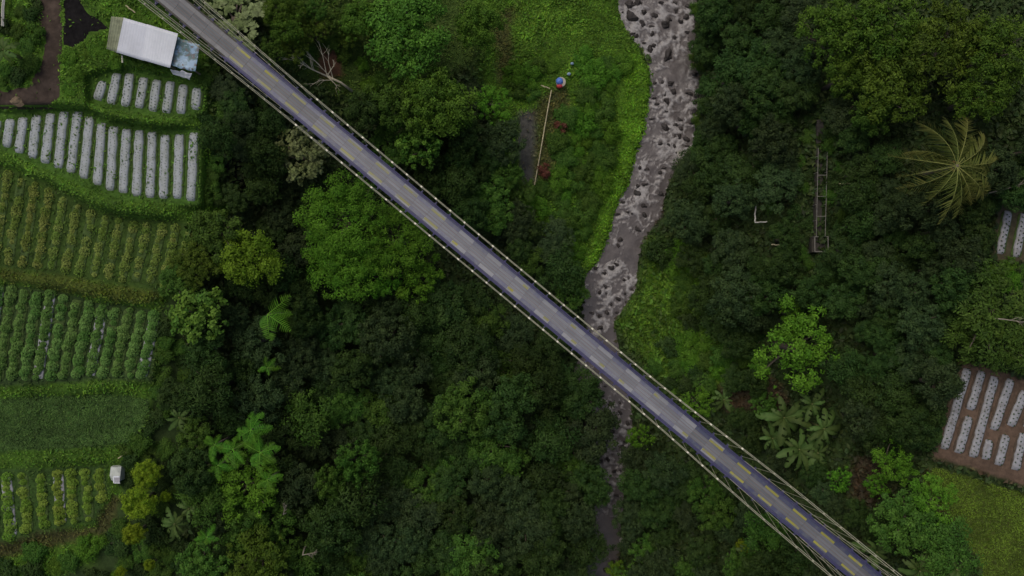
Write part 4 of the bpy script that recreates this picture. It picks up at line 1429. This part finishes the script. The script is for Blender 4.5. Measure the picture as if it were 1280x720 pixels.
def cycle_place(u, v, ht):
    g = float(hq(u, v))
    for _ in range(4):
        x, y = P(u, v, g + ht)
        g = ground_at(float(x), float(y))
    return float(x), float(y), g


def fern(u, v, rpx, ht, n, label, group=None, seed=0, angs=None):
    r = random.Random(seed)
    x, y, g = cycle_place(u, v, ht)
    L_ = rpx * KPX * (HCAM - g - ht) / HCAM
    root = empty('tree_fern', (x, y, g - .1), 0, label, 'tree fern', group)
    obj('trunk', MB().tube([(0, 0, 0), (0, 0, ht)], [.11, .07], 7).mesh('trunk', M['bark'], True), root)
    a0 = r.uniform(0, 6.28)
    for k in range(n):
        o = obj('frond', FERNF[k % 3], root, (0, 0, ht), None, (L_ * r.uniform(.65, 1.2),) * 3)
        o.rotation_euler = (r.uniform(-.3, .3), r.uniform(-.3, .25), R(angs[k]) if angs else a0 + 6.283 * (k + r.uniform(-.45, .45)) / n)
    return root


fern(334, 393, 36, 8.5, 5, 'tall tree fern with striped fronds below the yellow-green tree', seed=1, angs=(38, 2, -32, -88, -118))
fern(334, 460, 16, 7.0, 6, 'small tree fern at the edge of the dense wood', seed=2)
fern(313, 538, 27, 8.5, 9, 'tree fern at the top of the fern cluster', seed=3)
fern(268, 556, 22, 7.0, 8, 'tree fern on the terrace side of the fern cluster', seed=4)
fern(291, 562, 25, 8.0, 9, 'tree fern in the middle of the fern cluster', seed=5)
fern(325, 566, 26, 9.5, 9, 'tree fern on the forest side of the fern cluster', seed=6)
fern(272, 582, 19, 7.0, 7, 'low tree fern at the foot of the fern cluster', seed=7)
fern(258, 672, 17, 6.0, 8, 'feathery tree fern beside the banana clump', seed=8)
fern(334, 600, 20, 9.5, 8, 'tree fern growing through the bright broad tree', seed=9)

M['coco_trunk'] = plain('palm_trunk', (0.16, 0.13, 0.10), .9, .3, 6)
CX, CY, CG = cycle_place(1197, 207, 9.0)
palm = empty('coconut_palm', (CX, CY, CG - .1), 0, 'tall yellow-green coconut palm with drooping fronds on the east slope', 'palm tree')
obj('trunk', MB().tube([(.9, .4, 0), (.5, .2, 3), (.15, .05, 6.5), (0, 0, 9.0)], [.26, .18, .15, .17], 9).mesh('trunk', M['coco_trunk'], True), palm)
rc = random.Random(4)
fr = [(172, 1.12), (192, 1.0), (210, 1.02), (147, .92), (120, 1.05), (96, .9), (74, 1.05), (47, .92), (35, 1.0), (4, 1.0), (-18, .98), (-40, .95), (-64, .8), (-78, 1.0), (-101, 1.02), (236, .85), (160, .5), (-10, .5)]
for k, (a, l_) in enumerate(fr):
    o = obj('frond', COCOF[k % 4], palm, (0, 0, 8.95), None, (4.75 * l_,) * 3)
    o.rotation_euler = (rc.uniform(-.35, .35), rc.uniform(-.1, .3) - (.5 if k > 15 else .1 * (k % 3)), R(a))
nut = MB()
for k in range(7):
    a = k * .9
    nut.tube([(math.cos(a) * .32, math.sin(a) * .32, 8.5), (math.cos(a) * .36, math.sin(a) * .36, 8.62), (math.cos(a) * .38, math.sin(a) * .38, 8.75)], [.06, .13, .06], 7)
obj('coconuts', nut.mesh('coconuts', plain('coconut_husk', (.24, .17, .05), .6)), palm).name = 'coconut_bunch'


def banana_leaf(seed):
    r = np.random.default_rng(seed)
    n = 14
    t = np.linspace(0, 1, n)
    w = .145 * np.sin(math.pi * np.clip(t * .9 + .06, 0, 1)) ** .55
    w[0] = .012
    w[1] *= .5
    w[-1] = .01
    x = t * (1 - .15 * t ** 2)
    z = .55 * t - .85 * t ** 2
    V, Fc, C = [], [], []
    for i in range(n):
        e1, e2 = r.uniform(.82, 1.08, 2)
        V += [(x[i] + .03, -w[i] * e1, z[i] - .28 * w[i]), (x[i], 0, z[i]), (x[i] + .03, w[i] * e2, z[i] - .28 * w[i])]
        b = float(np.clip(r.normal(.5, .2), 0, 1))
        C += [(b, .2, 0), (.8, .7, 0), (b, .3, 0)]
    for i in range(n - 1):
        for j in (0, 1):
            if r.random() < .06 and i > 3:
                continue
            Fc.append((3 * i + j, 3 * i + 3 + j, 3 * i + 4 + j, 3 * i + 1 + j))
    me = np_mesh('leaf', np.array(V), np.array(Fc), np.array(C), True)
    me.materials.append(LEAF['banana'])
    return me


BANL = [banana_leaf(i) for i in range(4)]
M['ban_stem'] = plain('banana_stem', (.14, .15, .05), .7)


def banana(u, v, rpx, ht, n, label, seed):
    r = random.Random(seed)
    x, y, g = cycle_place(u, v, ht)
    n += 3
    L_ = rpx * KPX * (HCAM - g - ht) / HCAM
    root = empty('banana_plant', (x, y, g - .1), 0, label, 'banana plant', 'banana plants')
    obj('stem', MB().tube([(0, 0, 0), (.05, 0, ht * .6), (0, 0, ht + .2)], [.15, .12, .05], 8).mesh('stem', M['ban_stem'], True), root)
    a0 = r.uniform(0, 6.28)
    for k in range(n):
        o = obj('leaf', BANL[k % 4], root, (0, 0, ht), None, (L_ * r.uniform(.65, 1.2),) * 3)
        o.rotation_euler = (r.uniform(-.6, .6), r.uniform(-.7, .2), a0 + 6.283 * (k + r.uniform(-.3, .3)) / n)


banana(999, 562, 33, 4.5, 7, 'banana plant with torn leaves closest to the bridge deck', 1)
banana(980, 522, 33, 4.5, 8, 'banana plant uphill in the clump beside the bridge', 2)
banana(1030, 536, 30, 4.0, 6, 'banana plant in the clump, on the side of the brown soil plot', 3)
banana(1015, 505, 24, 3.5, 6, 'young banana plant behind the clump beside the bridge', 4)
banana(966, 548, 28, 3.8, 6, 'banana plant on the river side of the clump beside the bridge', 21)
banana(1022, 566, 24, 3.4, 6, 'low banana plant below the clump beside the bridge', 22)
banana(218, 655, 22, 3.5, 8, 'banana plant with a browning leaf beside the round lime-green trees', 5)
banana(236, 636, 17, 3.0, 6, 'small banana plant next to the browning banana plant', 6)
banana(224, 522, 20, 3.2, 6, 'small banana plant beside the half-moon rice terrace', 7)
banana(1150, 714, 30, 3.6, 7, 'banana plant below the tree by the yellowing rice', 8)
banana(1196, 712, 24, 3.2, 7, 'banana plant at the lower corner of the yellowing rice', 9)
banana(1096, 690, 30, 4.0, 6, 'yellowish banana plant leaning towards the lower bridge end', 10)
banana(905, 500, 18, 2.6, 6, 'small banana plant at the bare soil beside the bridge', 11)
banana(935, 690, 20, 3.0, 6, 'banana plant among the dark trees below the bridge', 12)
banana(826, 590, 16, 3.0, 6, 'small banana plant between the lower river and the bridge', 13)
banana(4, 62, 22, 3.2, 7, 'banana plant beside the white pole and the earth track', 14)

# ------------------------------------------------------------------ bare fallen tree and snags


def branchy(pts_, rad, seed, lvl=0, mb=None, maxl=2, spread=.8):
    r = random.Random(seed)
    mb = mb or MB()
    pts_ = [Vector(p) for p in pts_]
    n = len(pts_)
    mb.tube(pts_, [rad * (1 - .75 * i / (n - 1)) for i in range(n)], 6 if lvl == 0 else 5)
    if lvl < maxl:
        d = (pts_[-1] - pts_[0])
        for k in range(9 if lvl == 0 else 4):
            q = r.uniform(.25, .95)
            i = min(int(q * (n - 1)), n - 2)
            st = pts_[i].lerp(pts_[i + 1], q * (n - 1) - i)
            dr = (d.normalized() + Vector((r.uniform(-1, 1), r.uniform(-1, 1), r.uniform(-.1, .5))) * spread).normalized()
            l_ = d.length * r.uniform(.3, .55) * (1 - .3 * q)
            mid = st + dr * l_ * .5 + Vector((r.uniform(-.1, .1), r.uniform(-.1, .1), r.uniform(0, .15)))
            branchy([st, mid, st + dr * l_ + Vector((0, 0, r.uniform(-.2, .2)))], rad * .48, seed * 7 + k, lvl + 1, mb, maxl, spread)
    return mb


b0, b1, b2 = G(441, 115), G(412, 99), G(372, 80)
dead = empty('fallen_tree', tuple(b0), 0, 'bare pale fallen tree lying across a patch of red-brown soil', 'dead tree')
rel = [Vector((0, 0, .3)), Vector(tuple(b1 - b0)) + Vector((0, 0, 1.2)), Vector(tuple(b2 - b0)) + Vector((0, 0, 2.2))]
obj('trunk', MB().tube([rel[0], rel[0].lerp(rel[1], .5) + Vector((.1, .1, .1)), rel[1]], [.14, .11, .09], 7).mesh('trunk', M['deadwood'], True), dead)
obj('branches', branchy([rel[1], rel[1].lerp(rel[2], .5) + Vector((.1, -.15, 0)), rel[2]], .075, 5, spread=.75).mesh('branches', M['deadwood']), dead).name = 'branch'
for k, (uu, vv) in enumerate([(402, 55), (415, 66), (424, 82), (384, 66), (429, 118), (392, 112)]):
    e = Vector(tuple(G(uu, vv) - b0)) + Vector((0, 0, 1.4))
    obj('branch', branchy([rel[1].lerp(rel[0], .25 * (k % 2)), rel[1].lerp(e, .5) + Vector((.1, 0, .3)), e], .045, 40 + k, 1, spread=.7).mesh('branch', M['deadwood']), dead)
for (uu, vv, h_, du, dv, lab_, sd) in [(352, 648, 7.0, 6, -16, 'bare grey snag between the bright broad tree and the dense wood', 3), (372, 696, 8.5, 20, -6, 'bare broken snag beside the yellow-olive tree', 4), (1252, 238, 5, 18, -6, 'bare brown snag beside the coconut palm', 8), (1248, 398, 6.6, 26, 4, 'bare pale branch over the green tree above the soil plot', 6)]:
    x, y, g = cycle_place(uu, vv, h_)
    sn = empty('snag', (x, y, g - .1), 0, lab_, 'dead tree')
    dd = Vector((du, -dv, 0)) * .07
    obj('trunk', MB().tube([(0, 0, 0), (0, 0, h_ * .7), Vector((0, 0, h_)) + dd * .3], [.12, .07, .05], 6).mesh('trunk', M['snag'], True), sn)
    obj('branch', branchy([Vector((0, 0, h_)) + dd * .3, Vector((0, 0, h_ + .2)) + dd * .7, Vector((0, 0, h_ + .4)) + dd * 1.2], .045, sd, 0, None, 2, .7).mesh('branch', M['snag']), sn)

# ------------------------------------------------------------------ hut with white roof
M['white_sheet'] = plain('white_roof_sheet', (.68, .70, .73), .5, .05, 1.2, dirt=(.50, .52, .53), dirt_amt=.5)
M['grey_sheet'] = plain('dull_white_roof_sheet', (.60, .62, .66), .5, .06, 1.0, dirt=(.45, .46, .48), dirt_amt=.6)
M['moss_sheet'] = plain('mossy_roof_sheet', (.24, .26, .16), .8, .25, 2.5, dirt=(.13, .14, .08), dirt_amt=.8)
M['wood'] = plain('grey_timber', (.20, .16, .12), .85, .3, 6)
M['wall'] = plain('woven_wall', (.22, .18, .12), .9, .3, 8)
tm, nt, ns, ln, bs = newmat('blue_tarpaulin')
geo = ns.new('ShaderNodeNewGeometry')
a = noise(ns, ln, .9, 5, geo.outputs['Position'], .7)
b = noise(ns, ln, 2.4, 4, geo.outputs['Position'], .6)
c = mixc(ns, ln, ramp(ns, ln, a, .45, .55), (.10, .17, .165), (.27, .40, .52))
c = mixc(ns, ln, ramp(ns, ln, b, .54, .60), c, (.15, .14, .13))
c = mixc(ns, ln, ramp(ns, ln, b, .36, .28), c, (.50, .60, .68))
ln.new(c, bs.inputs['Base Color'])
bs.inputs['Roughness'].default_value = .45
bump(ns, ln, bs, b, .05)
M['tarp'] = tm
M['cloth'] = plain('white_cloth', (.60, .60, .62), .8, .15, 4, dirt=(.3, .3, .3))
HZ = -1.9
hut_c = P(183, 55, .4)
hut = empty('field_hut', (float(hut_c[0]), float(hut_c[1]), HZ), 0, 'small field hut with a white sheet roof and blue tarpaulin lean-to', 'hut')


def hp(u, v, z):
    x, y = P(u, v, z)
    return Vector((float(x) - hut.location.x, float(y) - hut.location.y, z - HZ))


def roof_sheet(q, name, mat, seed, amp=.018, waves=9, sag=.0, rag=0.0):
    """corrugated sheet over four corners (u, v, z): q0-q1 top edge, q3-q2 bottom edge"""
    c = [hp(*p) for p in q]
    nx, ny = waves * 6, 10
    V, Fq = [], []
    r = np.random.default_rng(seed)
    for j in range(ny + 1):
        for i in range(nx + 1):
            s, t = i / nx, j / ny
            p = c[0].lerp(c[1], s).lerp(c[3].lerp(c[2], s), t)
            zz = amp * math.sin(s * waves * 2 * math.pi) - sag * math.sin(math.pi * s) * math.sin(math.pi * t)
            if rag:
                zz += rag * float(fbm(np.array(s * 4.), np.array(t * 4.), seed))
                if j in (0, ny):
                    p = p + (c[3] - c[0]).normalized() * rag * 1.4 * float(vnoise(np.array(s * 5.), np.array(j * 3.), seed))
            V.append((p.x, p.y, p.z + zz))
    for j in range(ny):
        for i in range(nx):
            o = j * (nx + 1) + i
            Fq.append((o, o + nx + 1, o + nx + 2, o + 1))
    me = np_mesh(name, np.array(V), np.array(Fq), None, True)
    me.materials.append(mat)
    o = obj(name, me, hut)
    sd = o.modifiers.new('thickness', 'SOLIDIFY')
    sd.thickness = .012
    return o


zt, zb = .75, .25
roof_sheet([(139, 20.5, zt - .05), (156, 22, zt - .03), (147, 66, zb - .03), (133, 61, zb - .05)], 'roof_sheet', M['moss_sheet'], 1, waves=5)
roof_sheet([(154.5, 22, zt), (187, 31.5, zt), (180, 76, zb), (145.5, 65.5, zb)], 'roof_sheet', M['grey_sheet'], 2, amp=.007, waves=10)
roof_sheet([(184, 30.3, zt + .03), (222.5, 42, zt + .03), (212.5, 85, zb + .03), (178, 75, zb + .03)], 'roof_sheet', M['white_sheet'], 3, amp=.007, waves=11)
roof_sheet([(222, 47, .25), (250, 56, .2), (244, 90, -.1), (213, 82, 0)], 'tarpaulin', M['tarp'], 4, .0, 4, .14, .05)
roof_sheet([(212.5, 86, -.2), (240, 92, -.25), (237, 99, -.75), (216, 93, -.7)], 'hanging_cloth', M['cloth'], 5, .02, 4, .05, .10)
for (u, v) in [(142, 24), (137, 60), (184, 35), (178, 72), (218, 46), (209, 80), (246, 58), (240, 86)]:
    t = hp(u, v, .22 if u < 215 else -.02)
    x_, y_ = t.x + hut.location.x, t.y + hut.location.y
    zg = ground_at(x_, y_) - .15 - HZ
    obj('post', MB().box((t.x, t.y, (t.z + zg) / 2), (.11, .11, t.z - zg)).mesh('post', M['wood']), hut)
for (p, q) in [((139, 23), (218, 45)), ((135, 60), (210, 82))]:
    zz = (.52 if p[1] < 40 else .12)
    obj('beam', MB().tube([hp(*p, zz), hp(*q, zz)], .05, 6).mesh('beam', M['wood']), hut)
wp = [hp(142, 27, 0), hp(213, 47, 0), hp(205, 77, 0), hp(138, 57, 0)]
for i in range(4):
    a, b = wp[i], wp[(i + 1) % 4]
    zl = ground_at((a.x + b.x) / 2 + hut.location.x, (a.y + b.y) / 2 + hut.location.y) - .3 - HZ
    d = b - a
    mt = Matrix.Rotation(math.atan2(d.y, d.x), 3, 'Z')
    m_ = (a + b) / 2
    obj('wall_panel', MB().box((m_.x, m_.y, (1.9 + zl) / 2), (d.length - .2, .05, 1.9 - zl), mt).mesh('wall_panel', M['wall']), hut)


def lying_pole(name, a, b, rad, mat, label, cat, dz=.3, dz2=None, n=7):
    A_, B_ = G(*a), G(*b)
    A_[2] += dz
    B_[2] += dz if dz2 is None else dz2
    mb = MB()
    pts = [A_ + (B_ - A_) * q for q in np.linspace(0, 1, 6)]
    for i in range(1, 5):
        pts[i] = pts[i] + np.array([random.uniform(-.04, .04), random.uniform(-.04, .04), 0])
    mb.tube(pts, rad, n)
    return tag(obj(name, mb.mesh(name, mat)), label, cat)


M['whitewood'] = plain('whitewashed_timber', (.48, .47, .42), .7, .15, 3, dirt=(.2, .19, .15))
lying_pole('bamboo_pole', (160, 9), (172, 18), .05, M['bamboo'], 'short pale bamboo pole lying uphill of the white-roofed hut', 'pole', .5)
lying_pole('pipe', (157, 72), (157.5, 81), .07, M['clamp'], 'short white pipe standing out below the hut roof', 'pipe', .7)
lying_pole('timber_beam', (11, -20), (9, 36), .13, M['whitewood'], 'long whitewashed timber beam beside the earth track', 'beam', .7, n=4)
lying_pole('timber_beam', (4, -20), (2, 33), .10, M['wood'], 'weathered brown timber beam next to the whitewashed beam', 'beam', .55, n=4)
lying_pole('bamboo_pole', (689, 114), (668, 232), .055, M['bamboo'], 'long thin bamboo pole along the muddy patch in the meadow', 'pole', .55)
lying_pole('bamboo_pole', (676, 108), (687, 112), .06, M['bamboo'], 'short bamboo pole next to the blue and red bundle', 'pole', .5)
lying_pole('bamboo_pole', (655, 232), (666, 237), .05, M['bamboo'], 'short bamboo pole at the foot of the muddy patch', 'pole', .5)
lying_pole('bamboo_pole', (150, 572), (175, 556), .05, M['bamboo'], 'bent dry bamboo pole at the corner of the half-moon rice terrace', 'pole', .4)
lying_pole('bamboo_pole', (1043, 231), (1058, 231.5), .05, M['bamboo'], 'pale bamboo pole lying uphill of the concrete stairway', 'pole', 1.0)

lying_pole('fence_rail', (937, 256), (936, 279), .07, M['whitewood'], 'pale fence rail on the river side of the small pen among east slope trees', 'fence rail', 2.2)
lying_pole('fence_rail', (936, 280), (951, 279), .06, M['whitewood'], 'cross fence rail of the small pen among the east slope trees', 'fence rail', 2.2)
lying_pole('bamboo_pole', (957, 307), (971, 308), .06, M['bamboo'], 'pale bamboo pole between the small pen and the stairway landing', 'pole', 2.0)
# pale earth lump by the track
x, y, g = cycle_place(20, 125, .2)
M['ochre'] = plain('ochre_earth', (.17, .125, .075), .95, .35, 3, dirt=(.08, .06, .04), bmp=.06)
tag(obj('boulder', rock_mesh(31, M['ochre']), None, (x, y, g + .05), .3, (.85, .55, .3)), 'ochre boulder at the end of the earth track', 'boulder')

# ------------------------------------------------------------------ bundle in the meadow
M['bluecloth'] = plain('blue_plastic', (.09, .19, .55), .45, .2, 5)
M['redcloth'] = plain('red_plastic', (.45, .05, .06), .5, .2, 5)
M['stone'] = plain('pale_stone', (.38, .35, .28), .85, .2, 4)


def dome(c, rx, ry, h, mat, name, parent, seed=0, n=14, rings=5):
    V, Fq = [], []
    for j in range(rings):
        f = j / (rings - 1)
        for i in range(n):
            a = 2 * math.pi * i / n
            w = (1 - .12 * abs(math.sin(a * 3 + seed))) * math.cos(f * math.pi / 2 * .93)
            V.append((c[0] + rx * w * math.cos(a), c[1] + ry * w * math.sin(a), c[2] + h * math.sin(f * math.pi / 2) + .03 * math.sin(a * 5 + seed) * f))
    for j in range(rings - 1):
        for i in range(n):
            Fq.append((j * n + i, j * n + (i + 1) % n, (j + 1) * n + (i + 1) % n, (j + 1) * n + i))
    mb = MB().add(V, Fq + [tuple(range((rings - 1) * n, rings * n))])
    return obj(name, mb.mesh(name, mat, True), parent)


x, y, g = cycle_place(700, 103, .5)
bun = empty('covered_pump', (x, y, g), 0, 'small blue and red plastic cover over a pale stone ring in the meadow', 'cover')
obj('stone_ring', MB().tube([(.08, .02, -.2), (.08, .02, .66)], .50, 16).mesh('stone_ring', M['stone']), bun)
dome((-.06, .08, .62), .42, .42, .38, M['bluecloth'], 'blue_cover', bun, 1)
dome((-.04, -.40, .52), .36, .24, .32, M['redcloth'], 'red_cover', bun, 2)
for (u, v, s_, lab_) in [(711, 93, .17, 'small pale blue plastic bag beside the blue and red cover'), (715, 80, .15, 'tiny pale blue plastic bag uphill of the blue and red cover')]:
    x, y, g = cycle_place(u, v, .3)
    b = dome((0, 0, 0), s_ * 1.3, s_, s_ * 1.2, plain('pale_blue_bag', (.30, .42, .55), .5), 'plastic_bag', None, u)
    b.location = (x, y, g + .45)
    tag(b, lab_, 'bag')
# red-leaved ornamental
x, y, g = cycle_place(681, 214, .5)
LEAF['red'] = leafmat('red_leaf', (.14, .055, .035), (.22, .09, .06), .2)
PROTO['shrub_red'] = []
c_, tp_ = crown_mesh('crown', 991, LEAF['red'], lobes=4, clumps=26, per=30, leaf=.2, clump_r=.24, base_z=.45)
PROTO['shrub_red'].append((c_, trunk_mesh(77, tp_, .45)))
tree('shrub_red', 681, 214, 9, 'small red-leaved shrub at the foot of the bamboo pole', ht=.8)
tree('shrub_red', 700, 158, 8, 'small red-leaved shrub beside the upper bamboo pole', ht=.7)

# ------------------------------------------------------------------ white tarpaulin box on the lowest terrace
x, y, g = cycle_place(145, 594, .8)
tb = empty('covered_crate', (x, y, g), 0, 'white tarpaulin box with a grey panel beside the round lime-green trees', 'crate')
M['tarpwhite'] = plain('white_tarpaulin', (.46, .49, .44), .6, .12, 4, dirt=(.30, .32, .28), dirt_amt=.7, bmp=.04)
M['greypanel'] = plain('grey_panel', (.24, .24, .27), .4, .15, 3)
s = KPX * (HCAM - g) / HCAM
w, l1, l2 = 6.6 * s, 11 * s, 9.5 * s
V = [(-w, l1, 0), (w, l1, 0), (w, -l2 + .22, 0), (-.05, -l2 - .12, 0), (-w + .1, -l2 + .2, 0),
     (-w * .92, l1 * .95, .85), (w * .92, l1 * .95, .72), (w, 0, 1.02), (w * .95, -l2 + .28, .78), (-.05, -l2, .75), (-w * .85, -l2 + .25, .82), (-w, 0, 1.0), (0, 0, 1.12), (0, l1 * .95, .95), (-.15, -l2 * .55, 1.0)]
obj('tarpaulin', MB().add(V, [(0, 1, 6, 13, 5), (1, 2, 8, 7, 6), (2, 3, 9, 8), (3, 4, 10, 9), (4, 0, 5, 11, 10), (5, 13, 12, 11), (13, 6, 7, 12), (11, 12, 14, 10), (12, 7, 8, 9, 14), (10, 14, 9)]).mesh('tarpaulin', M['tarpwhite']), tb)
mt = Matrix.Rotation(R(-12), 3, 'X')
obj('panel', MB().box((w * .45, -l2 * .55, 1.06), (w * 1.0, l2 * .62, .03), mt).mesh('panel', M['greypanel']), tb)
rimm = MB()
rimm.box((w * .45, -.06, 1.14), (w * 1.15, .14, .05)).box((w * .42, -l2 * .93, 1.02), (w * 1.05, .10, .04)).box((-w * .16, -l2 * .5, 1.07), (.09, l2 * .85, .04))
obj('panel_rim', rimm.mesh('panel_rim', M['white_sheet']), tb)

# ------------------------------------------------------------------ concrete stairway with a railed landing
p0, p1 = Vector(tuple(G(1025, 150))), Vector(tuple(G(1021.5, 296)))
stz = max(p0.z, p1.z) + .5
M['oldconc'] = plain('mossy_concrete', (.045, .040, .034), .9, .3, 2, dirt=(.04, .045, .025))
M['paleconc'] = plain('worn_concrete_edge', (.20, .19, .165), .85, .2, 3)
st = empty('stairway', tuple(p1), 0, 'narrow mossy concrete stairway ending in a railed landing on the east slope', 'stairway')
d = p0 - p1
dl = math.hypot(d.x, d.y)
ang = math.atan2(d.y, d.x)
mt = Matrix.Rotation(ang, 3, 'Z')
dr, sd_ = mt @ Vector((1, 0, 0)), mt @ Vector((0, 1, 0))
mstep = MB().box((0, 0, -.45), (.38, .66, 1.0), mt).mesh('step', M['oldconc'])
nst = int(dl / .36)


def stair_z(q):
    gx = p1 + d * q
    return max(ground_at(gx.x, gx.y), p1.z + d.z * q) + .12 - p1.z


for k in range(nst):
    q = (k + .5) / nst
    o = obj('step', mstep, st, tuple(Vector((d.x * q, d.y * q, stair_z(q)))))
for sg in (-1, 1):
    pts = [Vector((d.x * q, d.y * q, stair_z(q) + .85)) + sd_ * .42 * sg for q in np.linspace(0, .75, 12)]
    obj('railing', MB().tube(pts, .03, 5).mesh('railing', M['paleconc']), st)
    for p in pts[::2]:
        obj('railing_post', MB().tube([p - Vector((0, 0, 1.2)), p], .03, 5).mesh('railing_post', M['paleconc']), st)
for q in (.17, .34, .52):
    c = Vector((d.x * q, d.y * q, stair_z(q) + .86))
    obj('cross_bar', MB().tube([c - sd_ * .42, c + sd_ * .42], .03, 5).mesh('cross_bar', M['paleconc']), st)
lz = .35
lc = -dr * .75
lw = .62
obj('landing', MB().box(lc + Vector((0, 0, lz - .8)), (1.45, 1.3, 1.6), mt).mesh('landing', M['oldconc']), st)
for (a, b) in [((-.7, -lw), (-.7, lw)), ((-.7, -lw), (.7, -lw)), ((-.7, lw), (.7, lw)), ((.7, .28), (.7, lw))]:
    A_, B_ = lc + dr * a[0] + sd_ * a[1] + Vector((0, 0, lz + .8)), lc + dr * b[0] + sd_ * b[1] + Vector((0, 0, lz + .8))
    obj('landing_rail', MB().tube([A_, B_], .045, 6).mesh('landing_rail', M['paleconc']), st)
    for p in (A_, B_):
        obj('railing_post', MB().tube([p - Vector((0, 0, .85)), p], .035, 5).mesh('railing_post', M['paleconc']), st)
